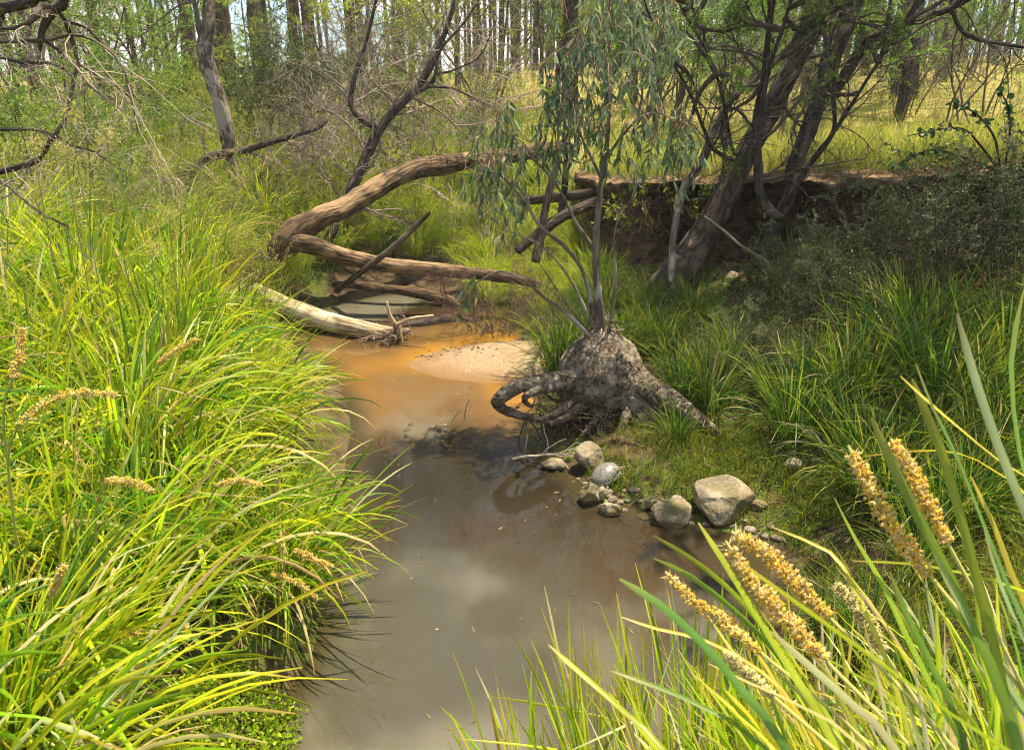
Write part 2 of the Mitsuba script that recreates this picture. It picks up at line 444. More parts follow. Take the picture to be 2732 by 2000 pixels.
scene['rock_material'] = {'type': 'twosided', 'bsdf': {'type': 'bumpmap', 'arbitrary': mikit.proc(rock_h, eps=2e-3), 'scale': 0.012,
                          'bsdf': {'type': 'principled', 'base_color': mikit.proc(rock_col), 'roughness': 0.85, 'specular': 0.3}}}


def ripple(p, n, uv):
    return fbm(p.x * 4.0, p.y * 2.4, 0.0, octaves=2) + 0.20 * noise(p.x * 26, p.y * 13, 3.0) + 0.07 * noise(p.x * 70, p.y * 40, 5.0)


scene['water_material'] = {'type': 'bumpmap', 'arbitrary': mikit.proc(ripple, eps=4e-3), 'scale': 0.0035,
                           'bsdf': {'type': 'principled', 'base_color': VC, 'roughness': 0.012, 'eta': 1.34}}

# ---------------------------------------------------------------- terrain
LOW = np.array([  # x, y, z of the creek, its banks and the shelf below the cut bank
    (0.2, 2.6, -.35), (0.1, 3.5, -.4), (-.1, 4.6, -.35), (-.5, 5.8, -.25), (-1.0, 6.8, -.16), (-1.7, 7.9, -.2), (-1.5, 9.2, -.2), (-1.1, 9.9, -.12), (-.3, 9.3, -.05), (0.0, 9.9, -.02),
    (-.6, 3.0, -.22), (0.9, 3.6, -.2), (-.6, 4.4, -.25), (0.3, 4.2, -.35), (-.4, 6.8, -.12), (-1.4, 8.3, -.2), (-.2, 8.6, -.06),
    (-1.05, 2.65, 0), (-.99, 3.2, 0), (-1.05, 4.4, 0), (-1.3, 5.8, 0), (-1.95, 7.4, 0), (-2.5, 8.2, 0), (-2.4, 9.5, 0), (-1.9, 10.6, 0), (-.7, 10.9, 0.02), (0.4, 10.3, .05),
    (1.25, 3.3, 0), (1.6, 4.1, 0), (1.0, 4.5, 0), (.53, 4.68, 0), (.33, 5.3, 0), (.15, 5.95, 0), (.08, 6.75, 0), (-.55, 7.25, -.03), (-1.0, 7.5, -.05), (-.85, 7.95, -.05), (-.3, 8.15, -.04), (.3, 8.6, .03), (.7, 9.4, .06),
    (-.3, 7.6, .0), (.2, 7.3, .02), (.3, 7.9, .03), (.7, 7.0, .10), (.9, 7.6, .08),
    (0.3, 2.0, 0.0), (-.5, 1.9, .02), (-1.0, 1.9, .12), (0.2, 1.5, .35), (0, 1.0, .8), (0, 0.0, 1.1), (0, -3, 1.3), (1, 1.4, .45), (1.2, 2.3, .2), (2, 2.2, .5), (1.7, 3.2, .22), (-1.4, .6, .8), (-3, 0, 1.1), (3, 0, 1.2),
    (-1.5, 2.6, .22), (-1.6, 1.6, .45), (-1.6, 3.4, .3), (-2.2, 4.5, .4), (-2.4, 6, .45), (-3, 7.5, .5), (-3.4, 9, .6), (-3, 10.5, .6), (-3.5, 4, .7), (-4, 6, .8), (-5, 8, 1.0), (-6, 4, 1.1), (-8, 8, 1.3),
    (-5, 11, 1.0), (-2.6, 12, .6), (-1, 11.8, .3), (0.3, 11.5, .3), (-4, 14, 1.35), (-1, 14, 1.0), (0.5, 13, .8), (1.2, 12, .9), (-8, 14, 1.6), (-14, 8, 1.6), (-14, 16, 1.8), (-10, -4, 1.3), (0, 17, 1.6), (-6, 18, 1.85),
    (.8, 5.0, .10), (1.5, 4.8, .18), (1.0, 6, .12), (2.0, 5.3, .28), (2.6, 4.5, .33), (2.2, 6.5, .32), (1.3, 7.5, .2), (1.6, 8, .35), (2.5, 7.5, .45), (3, 8.3, .6), (3.5, 6.5, .55), (4, 5, .6), (5, 6, .9), (3.5, 3.5, .5),
    (1.0, 8.8, .3), (1.6, 9.2, .5), (2.5, 9.2, .6), (3.5, 8.8, .75), (4.5, 8.2, .9), (6, 7.2, 1.1), (10, 5, 1.4), (8, 0, 1.4), (1.2, 10.4, .5), (3, 11, .9), (6, 10, 1.2), (10, 9, 1.4), (14, 16, 1.5), (5, 16, 1.4)])
_rbf = RBFInterpolator(LOW[:, :2], LOW[:, 2], kernel='linear', smoothing=0.01)
# top edge of the cut bank, from the far side of the creek to the right: x, y, z
EDGE = np.array([(1.15, 12.6, 1.35), (1.05, 11.2, 1.42), (1.2, 10.0, 1.5), (1.55, 9.35, 1.56), (2.1, 9.12, 1.58), (2.8, 9.1, 1.6), (3.5, 8.9, 1.66), (4.3, 8.4, 1.76), (5.2, 7.8, 1.92), (6.4, 7.2, 2.05), (8.5, 6.5, 2.15), (12, 5.4, 2.2)])
_edge = catmull(EDGE, 0.04)


def edge_distance(x, y):
    """Signed distance in plan to the top edge of the cut bank, positive on the plain side, and the height of that edge."""
    p = np.stack([x.ravel(), y.ravel()], 1)
    from scipy.spatial import cKDTree
    d, i = cKDTree(_edge[:, :2]).query(p)
    i = np.clip(i, 1, len(_edge) - 2)
    tan = _edge[i + 1, :2] - _edge[i - 1, :2]
    rel = p - _edge[i, :2]
    sgn = np.sign(tan[:, 0] * rel[:, 1] - tan[:, 1] * rel[:, 0])
    return (d * sgn).reshape(x.shape), _edge[i, 2].reshape(x.shape)


def sstep(a, b, x):
    t = np.clip((x - a) / (b - a), 0, 1)
    return t * t * (3 - 2 * t)


def terrain_exact(x, y):
    x, y = np.asarray(x, float), np.asarray(y, float)
    xc, yc = np.clip(x, -14, 13), np.clip(y, -4, 18)
    low = _rbf(np.stack([xc.ravel(), yc.ravel()], 1)).reshape(x.shape)
    d, ez = edge_distance(x, y)
    plain = np.maximum(ez - 0.03 + 0.05 * (meshkit.fbm(np.stack([x, y, 0 * x], -1) * 0.7, 3, 2) - 0.5), 0)
    r = np.hypot(x, y)
    right = sstep(-.25, .25, x / np.maximum(r, 1))
    hill = 1.55 + (0.8 + 0.7 * right) * sstep(12, 44, r) + (-2.4 + 3.6 * right) * sstep(50, 100, r) - (4 + 3 * right) * sstep(110, 200, r)
    w = sstep(9, 17, r) * sstep(2, 9, y + 0.6 * np.abs(x))
    base = low * (1 - w) + hill * w
    plain = plain * (1 - sstep(2, 14, d)) + hill * sstep(2, 14, d)
    k = sstep(1.45, 1.65, d)
    z = base * (1 - k) + plain * k
    bump = (meshkit.fbm(np.stack([x, y, 0 * x], -1) * 2.2, 4, 5) - 0.5) * 0.10 + (meshkit.fbm(np.stack([x, y, 0 * x], -1) * 0.35, 3, 8) - 0.5) * 0.25 * sstep(8, 25, r)
    return z + bump * sstep(0.02, 0.35, np.abs(z) + 0.02)


def _axis(lo, a, b, hi, fine):
    near = np.arange(a, b + 1e-6, fine)
    up = b + np.cumsum(fine * 1.13 ** np.arange(1, 80))
    dn = a - np.cumsum(fine * 1.13 ** np.arange(1, 80))
    return np.r_[dn[dn > lo][::-1], near, up[up < hi]]


_gx, _gy = _axis(-200, -5.5, 6.5, 200, 0.055), _axis(-50, 0.5, 13.5, 200, 0.055)
_X, _Y = np.meshgrid(_gx, _gy, indexing='xy')
_Z = terrain_exact(_X, _Y)
height = RegularGridInterpolator((_gy, _gx), _Z, bounds_error=False, fill_value=1.0)


def ground_z(x, y):
    return height(np.stack([np.asarray(y, float), np.asarray(x, float)], -1))


def grid_faces(ny, nx):
    i, j = np.meshgrid(np.arange(ny - 1), np.arange(nx - 1), indexing='ij')
    q = np.stack([i * nx + j, i * nx + j + 1, (i + 1) * nx + j + 1, (i + 1) * nx + j], -1).reshape(-1, 4)
    return np.vstack([q[:, [0, 1, 2]], q[:, [0, 2, 3]]])


structure('ground', mikit.ply((np.stack([_X, _Y, _Z], -1).reshape(-1, 3), grid_faces(len(_gy), len(_gx))), 'ground_material', smooth=True))

# the creek: turbid water, its colour the mud and tannin it carries; orange sand shows where it is a few centimetres deep
_wx, _wy = np.arange(-5.0, 3.4, 0.03), np.arange(1.6, 11.6, 0.03)
_WX, _WY = np.meshgrid(_wx, _wy)
_D = -ground_z(_WX, _WY)
_n = meshkit.fbm(np.stack([_WX * 0.9, _WY * 0.7, 0 * _WX], -1), 4, 11)
_n2 = meshkit.fbm(np.stack([_WX * 2.2, _WY * 2.6, 0 * _WX], -1), 4, 21)
_n3 = meshkit.fbm(np.stack([_WX * 1.1 + 3.1, _WY * 1.0, 0 * _WX], -1), 4, 27)
_dd = _D + 0.10 * (_n2 - 0.5)
_bar = np.hypot((_WX - 0.0) / 1.45, (_WY - 7.3) / 1.0)      # how near the sand bar
_silt = (1 - sstep(3.3, 4.9, _WY + 1.2 * (_n - 0.5)))[..., None]      # stirred silt hangs in the deeper near pool
_c = np.array((0.016, 0.014, 0.008)) * (1 - _silt) + np.array((0.048, 0.047, 0.035)) * _silt + np.zeros(_WX.shape + (3,))
_k = sstep(0.46, 0.6, _n)[..., None]
_c = _c * (1 - _k) + (np.array((0.024, 0.017, 0.008)) * (1 - _silt) + np.array((0.046, 0.035, 0.019)) * _silt) * _k
_k = (sstep(0.50, 0.62, _n2) * sstep(0.05, 0.3, _D) * 0 + sstep(0.39, 0.60, _n3 + 0.10 * (1 - sstep(3.2, 4.7, _WY)) - 0.10 * sstep(4.4, 5.2, _WY)) * 0.85)[..., None]
_c = _c * (1 - _k) + np.array((0.105, 0.105, 0.082)) * _k
_k = ((1 - sstep(0.06, 0.30, _dd)) * (1 - sstep(1.2, 2.2, _bar)))[..., None]
_c = _c * (1 - _k) + np.array((0.115, 0.068, 0.024)) * _k
_k = ((1 - sstep(0.02, 0.12, _D + 0.05 * (_n2 - 0.5))) * (1 - sstep(0.75, 1.25, _bar)))[..., None]
_c = _c * (1 - _k) + np.array((0.23, 0.120, 0.018)) * _k
_k = ((1 - sstep(0.0, 0.10, _D)) * sstep(0.9, 1.4, _bar))[..., None]
_c = _c * (1 - _k) + np.array((0.035, 0.030, 0.014)) * _k
_wz = np.zeros_like(_WX)
structure('water', mikit.ply((np.stack([_WX, _WY, _wz], -1).reshape(-1, 3), grid_faces(len(_wy), len(_wx))), 'water_material', smooth=True, color=_c.reshape(-1, 3)))

# sand and gravel bar: a low dome a few millimetres above the bed
_sx, _sy = np.arange(-1.6, 2.2, 0.02), np.arange(6.3, 8.8, 0.02)
_SX, _SY = np.meshgrid(_sx, _sy)
_wob = 0.16 * (meshkit.fbm(np.stack([_SX, _SY, 0 * _SX], -1) * 1.8, 3, 14) - 0.5)
_q = ((_SX - 0.5) * math.cos(0.10) + (_SY - 7.5) * math.sin(0.10)) / 1.5 + _wob, (-(_SX - 0.5) * math.sin(0.10) + (_SY - 7.5) * math.cos(0.10)) / 0.66 + _wob
_rr = np.hypot(*_q)
_SZ = 0.10 * (1 - _rr**2) + 0.012 * (meshkit.fbm(np.stack([_SX, _SY, 0 * _SX], -1) * 5, 3, 4) - 0.5)
_f = grid_faces(len(_sy), len(_sx))
_keep = (_SZ.reshape(-1)[_f] > -0.09).all(1)
structure('sand_bar', mikit.ply(trimesh.Trimesh(np.stack([_SX, _SY, _SZ], -1).reshape(-1, 3), _f[_keep], process=False), 'sand_material', smooth=True))
_rng = np.random.default_rng(3)
_pm = MB()
for _i in range(260):
    _a = _rng.uniform(-1.1, 1.0), _rng.uniform(6.7, 8.2)
    _u = math.hypot((_a[0] - .5) / 1.5, (_a[1] - 7.5) / .66)
    if _u > 1.0:
        continue
    _m = trimesh.creation.icosphere(1, 1.0)
    _s = _rng.uniform(0.006, 0.017)
    _pm.add(_m.vertices * (_s, _s * 1.2, _s * .7) * (1 + _rng.normal(0, .1, (len(_m.vertices), 1))) + (_a[0], _a[1], 0.10 * (1 - _u**2) + .001), _m.faces, None, palette(_rng, 1, [(.26, .205, .145), (.17, .13, .09)], (1, 1)))
stuff('pebbles', _pm.ply('twig_material'), 'small pale pebbles scattered over the sand bar', 'pebbles')

# ---------------------------------------------------------------- the cut bank: an undercut wall of earth below the plain
_bm = _edge[::2]
_tan = unit(np.gradient(_bm[:, :2], axis=0))
_nrm = np.stack([_tan[:, 1], -_tan[:, 0]], 1)  # towards the creek
_arc = np.r_[0, np.cumsum(np.linalg.norm(np.diff(_bm[:, :2], axis=0), axis=1))]
_foot = ground_z(_bm[:, 0] + _nrm[:, 0] * 0.35, _bm[:, 1] + _nrm[:, 1] * 0.35)
_cave = np.exp(-(((_bm[:, 0] - 2.4) / 0.95) ** 4)) * (_bm[:, 1] > 8.5)
_prof = []
for _t in np.linspace(0, 1, 46):
    if _t < 0.22:      # the turf on top, from behind the edge to the lip
        off = -1.9 + (_t / 0.22) * 2.0
        z = _bm[:, 2] + 0.012 + 0 * off
        offs = np.full(len(_bm), off)
        z = z - 0.05 * max(0, off / 0.1) ** 2 + 0 * _arc
        if off < -1.6:
            z = z - 0.10
    elif _t < 0.34:     # the lip turns under
        k = (_t - 0.22) / 0.12
        offs = 0.12 + 0.05 * math.sin(k * math.pi) - (0.10 + 1.25 * _cave) * k**1.5
        z = _bm[:, 2] - 0.05 - (0.20 - 0.06 * _cave) * k
    else:              # the face down to the foot
        k = (_t - 0.34) / 0.66
        back = 1.25 * _cave * (1 - k**3)
        offs = -back + 0.0 * k + 0.30 * k**2.2
        z = (_bm[:, 2] - 0.25 + 0.06 * _cave) * (1 - k) + (_foot - 0.10) * k
    _prof.append(np.stack([_bm[:, 0] + _nrm[:, 0] * offs, _bm[:, 1] + _nrm[:, 1] * offs, z], 1))
_B = np.stack(_prof, 0)
_amt = np.clip((np.arange(46) - 6) / 6, 0.0, 1)[:, None, None]
_B = _B + _amt * np.stack([(meshkit.fbm(_B * 2.6, 4, 31 + k) - 0.5) * (0.46 if k < 2 else 0.22) for k in range(3)], -1)
_B = _B + _amt * np.stack([(meshkit.fbm(_B * 11, 3, 41 + k) - 0.5) * 0.11 for k in range(3)], -1)
_f = grid_faces(46, len(_bm))
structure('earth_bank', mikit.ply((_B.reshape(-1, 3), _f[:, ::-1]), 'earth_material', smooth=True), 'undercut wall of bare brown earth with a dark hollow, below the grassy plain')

# ---------------------------------------------------------------- fallen logs and leaning dead trunks
def log_thing(name, label, cat, mat, parts, seed=1, rough=0.10, wander=0.02, sides=16, twigs=None):
    key = thing(name, label, cat)
    for i, (pn, pts) in enumerate(parts):
        mb = MB()
        limb(mb, pts, 0.05, sides, rough, wander, seed + i * 3)
        part(key, pn, mb.ply(mat))
    return key


fallen = log_thing('fallen_tree', 'big brown fallen trunk arching over the creek, forking at its low left end', 'fallen tree', 'log_bark', [
    ('trunk', [(-2.851, 9.25, 0.64, 0.0917), (-2.734, 9.3, 0.755, 0.1619), (-2.563, 9.4, 0.936, 0.1678), (-2.331, 9.5, 1.069, 0.136), (-2.037, 9.7, 1.162, 0.1272), (-1.786, 9.9, 1.297, 0.1262), (-1.542, 10.2, 1.424, 0.1206), (-1.226, 10.5, 1.53, 0.1235), (-0.905, 10.9, 1.545, 0.1341), (-0.616, 11.2, 1.562, 0.1125), (-0.184, 11.6, 1.565, 0.1164), (0.21, 12, 1.597, 0.1135), (0.773, 12.5, 1.631, 0.104)]),
    ('limb', [(-2.65, 9.3, 0.836, 0.1184), (-2.288, 9.2, 0.77, 0.1015), (-1.965, 9.15, 0.673, 0.09601), (-1.483, 9.1, 0.587, 0.08786), (-0.952, 9.1, 0.544, 0.08), (-0.417, 9.05, 0.496, 0.07177), (-0.098, 9, 0.465, 0.0662), (0.325, 8.95, 0.385, 0.04757)]),
    ('broken_stub', [(-0.905, 10.9, 1.545, 0.09141), (-0.863, 10.85, 1.609, 0.04238), (-0.873, 10.85, 1.656, 0.01813)])], seed=3, rough=0.13, wander=0.03)
_mb = MB()
_g = np.random.default_rng(5)
add_branches(_mb, grow(_g, np.tile((-2.814, 9.25, 0.684), (9, 1)) + _g.normal(0, .04, (9, 3)), _g.normal(0, 1, (9, 3)) + (-1.0, -.2, .2), _g.uniform(.2, .5, 9), np.full(9, .014), [dict(m=6, w=.25, kids=2), dict(m=4, w=.3)]), col=(.17, .13, .10), rng=_g)
part(fallen, 'broken_roots', _mb.ply('twig_material'))
log_thing('fallen_log', 'thin fallen log with a forked right end, above the still water behind the sand bar', 'log', 'log_bark', [
    ('trunk', [(-2.253, 9.7, 0.203, 0.04008), (-1.863, 9.6, 0.206, 0.05105), (-1.398, 9.5, 0.174, 0.05906), (-1.063, 9.5, 0.116, 0.07046), (-0.806, 9.45, 0.066, 0.07306), (-0.665, 9.4, -0.007, 0.04487), (-0.552, 9.35, -0.132, 0.02243)]),
    ('fork', [(-0.921, 9.48, 0.092, 0.04786), (-0.78, 9.5, 0.157, 0.04503), (-0.616, 9.6, 0.171, 0.04259), (-0.307, 9.7, 0.162, 0.03154)])], seed=11)
pale = log_thing('fallen_log', 'thick pale barkless log lying at the water edge with a driftwood tangle at its tip', 'log', 'pale_wood', [
    ('trunk', [(-2.962, 8.8, 0.36, 0.09378), (-2.709, 8.7, 0.27, 0.1035), (-2.42, 8.55, 0.195, 0.1073), (-2.061, 8.4, 0.113, 0.111), (-1.673, 8.2, 0.092, 0.09886), (-1.42, 8.15, 0.067, 0.07382), (-1.216, 8.1, 0.078, 0.05382), (-1.092, 8.1, 0.114, 0.02442)])], seed=17, rough=0.07)
_g = np.random.default_rng(8)
_mb = MB()
_S = np.array((-1.269, 8.05, 0.048)) + _g.normal(0, (.13, .08, .05), (46, 3))
add_branches(_mb, grow(_g, _S, _g.normal(0, 1, (46, 3)) * (1, .6, .7), _g.uniform(.12, .38, 46), _g.uniform(.004, .011, 46), [dict(m=6, w=.4, kids=3), dict(m=5, w=.45, kids=1.5), dict(m=4, w=.4)]), col=(.24, .18, .15), rng=_g, var=.4)
k = thing('driftwood', 'tangle of grey and pinkish flood driftwood caught on the tip of the pale log', 'driftwood')
part(k, 'twigs', _mb.ply('twig_material'), kind='stuff')
_mb = MB()
limb(_mb, [(-1.183, 8, -0.027, 0.01701), (-1.201, 8, 0.1, 0.02659), (-1.253, 8, 0.216, 0.02886), (-1.295, 8, 0.326, 0.01915), (-1.316, 8, 0.455, 0.0119)], .03, 8, .12, .02, 4)
part(k, 'branch', _mb.ply('pale_wood'))
_mb = MB()
limb(_mb, [(-1.235, 8, 0.201, 0.02166), (-1.042, 7.95, 0.292, 0.0143), (-0.821, 7.9, 0.336, 0.009463)], .03, 8, .12, .03, 5)
part(k, 'branch', _mb.ply('pale_wood'))
log_thing('sunken_log', 'brown waterlogged log lying low in the water right of the driftwood', 'log', 'dark_bark', [('trunk', [(-1.239, 8.619, -0.03)+(.07,), (-0.982, 8.662, 0)+(.075,), (-0.732, 8.801, -0.01)+(.075,), (-0.362, 8.794, -0.03)+(.06,)])], seed=21)
log_thing('fallen_log', 'short dark log lying at the far foot of the earth bank', 'log', 'rough_bark', [('trunk', [(-0.003, 10.8, 1.048, 0.05529), (0.43, 10.6, 1.138, 0.06619), (0.834, 10.4, 1.208, 0.06484), (1.278, 10.2, 1.305, 0.05191)])], seed=23)
log_thing('fallen_log', 'log leaning steeply up to the right behind the eucalypt sapling', 'log', 'rough_bark', [('trunk', [(0.064, 9.6, 0.653, 0.0558), (0.372, 9.7, 0.879, 0.06704), (0.653, 9.8, 1.051, 0.06726), (0.966, 9.9, 1.18, 0.06195), (1.251, 9.95, 1.239, 0.04517)])], seed=25)
log_thing('dead_pole', 'thin dark pole leaning across the fallen trunk over the creek', 'branch', 'dark_bark', [('pole', [(-2.151, 9.4, 0.201, 0.03618), (-1.734, 9, 0.546, 0.03432), (-1.478, 8.95, 0.739, 0.03649), (-1.26, 8.95, 0.917, 0.03623), (-1.051, 9, 1.104, 0.0284), (-0.928, 9, 1.217, 0.01799)])], seed=27, sides=10)
log_thing('burnt_tree', 'black upright burnt trunk standing behind the eucalypt sapling, left of two', 'tree', 'dark_bark', [('trunk', [(0.28, 9.3, 0.59, 0.05431), (0.334, 9.4, 0.816, 0.05439), (0.388, 9.5, 1.123, 0.04615), (0.468, 9.6, 1.456, 0.0406), (0.57, 9.7, 1.761, 0.03243)])], seed=29, sides=10)
log_thing('burnt_tree', 'black upright burnt trunk standing behind the eucalypt sapling, right of two', 'tree', 'dark_bark', [('trunk', [(0.608, 9.9, 1.057, 0.04526), (0.655, 9.9, 1.445, 0.04183), (0.659, 9.9, 1.769, 0.03031), (0.608, 9.9, 2.032, 0.02183)])], seed=31, sides=10)


def bare_tree(name, label, mat, parts, seed, twig_n=10, twig_len=(0.5, 1.3), twig_col=(.10, .08, .065), up=0.2, cat='tree'):
    """Limbs through points with side branches and fine bare twigs grown off them."""
    key = thing(name, label, cat)
    g = np.random.default_rng(seed)
    tw = MB()
    for i, (pn, pts, k) in enumerate(parts):
        mb = MB()
        c = limb(mb, pts, 0.05, 12 if pts[0][3] > .03 else 8, .11, .025, seed + i)
        part(key, pn, mb.ply(mat))
        n = int(twig_n * k)
        if n:
            j = g.integers(len(c) // 6, len(c) - 1, n)
            t = unit(c[np.minimum(j + 1, len(c) - 1), :3] - c[j - 1, :3])
            d = t * .6 + g.normal(0, .75, (n, 3)) + (0, 0, up)
            add_branches(tw, grow(g, c[j, :3], d, g.uniform(*twig_len, n), np.clip(c[j, 3] * .45, .004, .02), [
                dict(m=7, w=.20, kids=5, t=(0, 0, -.25), end=.3), dict(m=6, w=.28, kids=3.2, rr=.6, t=(0, 0, -.3)), dict(m=5, w=.35, rr=.6, t=(0, 0, -.3))]), sides=(5, 4, 3), col=twig_col, rng=g)
    if tw.n:
        part(key, 'twigs', tw.ply('twig_material'), kind='stuff')
    return key


bare_tree('mottled_tree', 'pale mottled crooked tree on the left bank, forked near the top of the view', 'mottled_bark', [
    ('trunk', [(-3.707, 11, 0.812, 0.1071), (-3.732, 11, 0.968, 0.1003), (-3.774, 11, 1.184, 0.09334), (-3.81, 11, 1.486, 0.09548), (-3.818, 11, 1.9, 0.09719), (-3.851, 11, 2.246, 0.09905), (-3.911, 11, 2.556, 0.098), (-3.962, 11, 2.832, 0.1), (-3.949, 11, 3.049, 0.09632), (-3.877, 11, 3.236, 0.07829), (-3.857, 11.1, 3.559, 0.07522), (-3.781, 11.2, 4.034, 0.0689), (-3.812, 11.3, 4.897, 0.05056), (-3.597, 11.3, 5.652, 0.02731)], .5),
    ('limb', [(-3.945, 11, 3.075, 0.05832), (-3.979, 10.95, 3.201, 0.04335), (-3.968, 10.9, 3.388, 0.03428), (-4.011, 10.9, 3.646, 0.03113), (-4.122, 10.8, 4.134, 0.01927)], .6)], 41, 7, (.5, 1.1), (.15, .12, .10))
bare_tree('fallen_branch', 'rough fallen branch propped against the mottled trunk, sloping down to the left', 'rough_bark', [
    ('branch', [(-4.724, 10.4, 0.927, 0.04167), (-4.576, 10.5, 1.106, 0.05373), (-4.387, 10.6, 1.309, 0.0658), (-4.187, 10.7, 1.508, 0.06594), (-3.944, 10.75, 1.66, 0.06589), (-3.655, 10.8, 1.707, 0.04806), (-3.377, 10.8, 1.777, 0.04195), (-3.099, 10.8, 1.857, 0.03884), (-2.854, 10.8, 1.915, 0.03578), (-2.548, 10.8, 2.006, 0.02378), (-2.409, 10.8, 2.097, 0.01185)], 1.6)], 43, 8, (.3, .8), (.22, .18, .15), up=0, cat='branch')
bare_tree('leaning_dead_tree', 'thin black dead tree with grey twigs, leaning right behind the arching fallen trunk', 'dark_bark', [
    ('trunk', [(-2.869, 9.9, 0.007, 0.06461), (-2.4, 10.2, 0.644, 0.07085), (-2.203, 10.5, 1.064, 0.06576), (-1.984, 10.8, 1.555, 0.06642), (-1.759, 11, 1.993, 0.06358), (-1.567, 11.1, 2.23, 0.05757), (-1.339, 11.2, 2.433, 0.05768), (-1.145, 11.3, 2.683, 0.05163), (-0.992, 11.4, 2.977, 0.04247), (-0.838, 11.5, 3.315, 0.03026), (-0.764, 11.6, 3.652, 0.02716), (-0.71, 11.8, 4.373, 0.01499)], 2.2),
    ('limb', [(-1.339, 11.2, 2.433, 0.0425), (-1.111, 11.2, 2.525, 0.03027), (-1.011, 11.3, 2.694, 0.02429), (-0.953, 11.3, 2.975, 0.02105), (-0.59, 11.4, 3.365, 0.01497), (-0.349, 11.5, 3.698, 0.008959)], 1.3),
    ('limb', [(-1.111, 11.2, 2.525, 0.02119), (-0.765, 11, 2.494, 0.01488), (-0.465, 10.9, 2.362, 0.01185), (-0.227, 10.8, 2.265, 0.005892)], .9),
    ('limb', [(-1.759, 11, 1.993, 0.04844), (-2.011, 11, 2.12, 0.03919), (-2.153, 11.1, 2.328, 0.03624), (-2.067, 11.2, 2.694, 0.03009), (-1.942, 11.3, 3.03, 0.02401), (-1.786, 11.4, 3.582, 0.01783), (-1.73, 11.5, 4.07, 0.01179)], 2.0),
    ('limb', [(-1.024, 11.3, 2.666, 0.01823), (-0.699, 11, 2.749, 0.0118), (-0.394, 10.8, 2.909, 0.008638), (-0.246, 10.7, 3.195, 0.005646)], .8)], 47, 11, (.6, 1.5), (.19, .15, .13))

# the two big leaning trees on the cut bank, with the stems that lean among them; their crowns stand above the view, partly added for shade
def crown_of(key, g, starts, dirs, n_leaf, length=(1.2, 2.4), leaf=(.05, .016), cols=((.05, .10, .02), (.08, .15, .03), (.11, .17, .05)), twigcol=(.07, .055, .045), name='foliage', kids=6):
    lv = grow(g, starts, dirs, g.uniform(*length, len(starts)), np.full(len(starts), .03), [dict(m=7, w=.18, kids=kids, t=(0, 0, .1)), dict(m=6, w=.22, kids=5, t=(0, 0, -.1)), dict(m=5, w=.25, t=(0, 0, -.25))])
    mb = MB()
    add_branches(mb, lv, (6, 4, 3), twigcol, g)
    part(key, 'branches', mb.ply('twig_material'), kind='stuff')
    p, t = along(g, lv[-1], n_leaf, .1)
    mb = MB()
    mb.add(*leaf_cards(g, p, t * .5 + g.normal(0, .6, p.shape) + (0, 0, -.25), g.uniform(.7, 1.3, n_leaf) * leaf[0], g.uniform(.7, 1.3, n_leaf) * leaf[1], palette(g, n_leaf, cols, np.ones(len(cols))), lens=False))
    part(key, name, mb.ply('leaf_material'), kind='stuff')


_g = np.random.default_rng(61)
k = bare_tree('leaning_tree', 'thick rough-barked tree leaning right out of the undercut bank, left of two', 'rough_bark', [
    ('trunk', [(1.652, 8.35, 0.429, 0.2229), (1.85, 8.5, 0.696, 0.1917), (2.115, 8.65, 1.017, 0.1598), (2.33, 8.8, 1.408, 0.1423), (2.534, 8.95, 1.8, 0.1298), (2.757, 9.1, 2.163, 0.125), (2.972, 9.25, 2.555, 0.1175), (3.149, 9.35, 2.877, 0.1122), (3.327, 9.45, 3.151, 0.1047), (3.528, 9.55, 3.466, 0.09945), (3.828, 9.75, 4.039, 0.08684), (4.6, 10.1, 5.0, .09), (5.2, 10.3, 6.2, .06)], .9)], 62, 8, (.6, 1.3), (.075, .06, .05))
crown_of(k, _g, np.array([(3.6, 9.7, 3.9), (4.0, 9.9, 4.4), (4.4, 10., 4.9), (4.6, 10.1, 5.1), (5.0, 10.2, 5.8), (5.2, 10.3, 6.2), (4.2, 9.9, 4.6), (4.8, 10.2, 5.5), (5.2, 10.3, 6.1)]), np.array([(-1, -.8, .8), (-1, .2, .6), (.2, -1, .5), (-.8, .7, .9), (-.6, -.8, .8), (.3, .2, 1), (-1, -.5, .4), (.6, -.8, .6), (-.9, 0, .7)]), 7500)
k = bare_tree('leaning_tree', 'dark tree leaning right from the undercut bank, right of two, with a long limb', 'dark_bark', [
    ('trunk', [(2.694, 8.25, 0.506, 0.07327), (2.707, 8.3, 0.694, 0.06822), (2.741, 8.4, 0.869, 0.06358), (2.8, 8.5, 1.085, 0.06124), (2.907, 8.6, 1.273, 0.06389), (2.999, 8.7, 1.423, 0.07406), (3.088, 8.85, 1.743, 0.07676), (3.234, 9, 2.079, 0.08934), (3.342, 9.1, 2.418, 0.09399), (3.48, 9.25, 2.843, 0.1062), (3.651, 9.4, 3.248, 0.1086), (3.76, 9.5, 3.569, 0.101), (3.935, 9.7, 4.162, 0.08101), (4.2, 10.0, 5.2, .08), (4.4, 10.1, 6.4, .05)], 1.0),
    ('limb', [(3.332, 9.1, 2.343, 0.05459), (3.515, 9, 2.591, 0.05829), (3.6, 8.95, 2.785, 0.06228), (3.671, 8.9, 2.96, 0.06146), (3.755, 8.85, 3.037, 0.05154), (4.003, 8.75, 3.168, 0.04144), (4.22, 8.7, 3.232, 0.03423), (4.401, 8.6, 3.316, 0.02696), (4.557, 8.5, 3.422, 0.01988), (4.813, 8.4, 3.585, 0.01299)], 1.4),
    ('limb', [(4.359, 8.6, 3.3, 0.02248), (4.391, 8.55, 3.19, 0.02022), (4.454, 8.5, 3.081, 0.02244), (4.562, 8.45, 3.013, 0.02238), (4.772, 8.4, 2.966, 0.01783), (5.04, 8.3, 2.914, 0.01545)], .8)], 65, 9, (.6, 1.4), (.07, .055, .048))
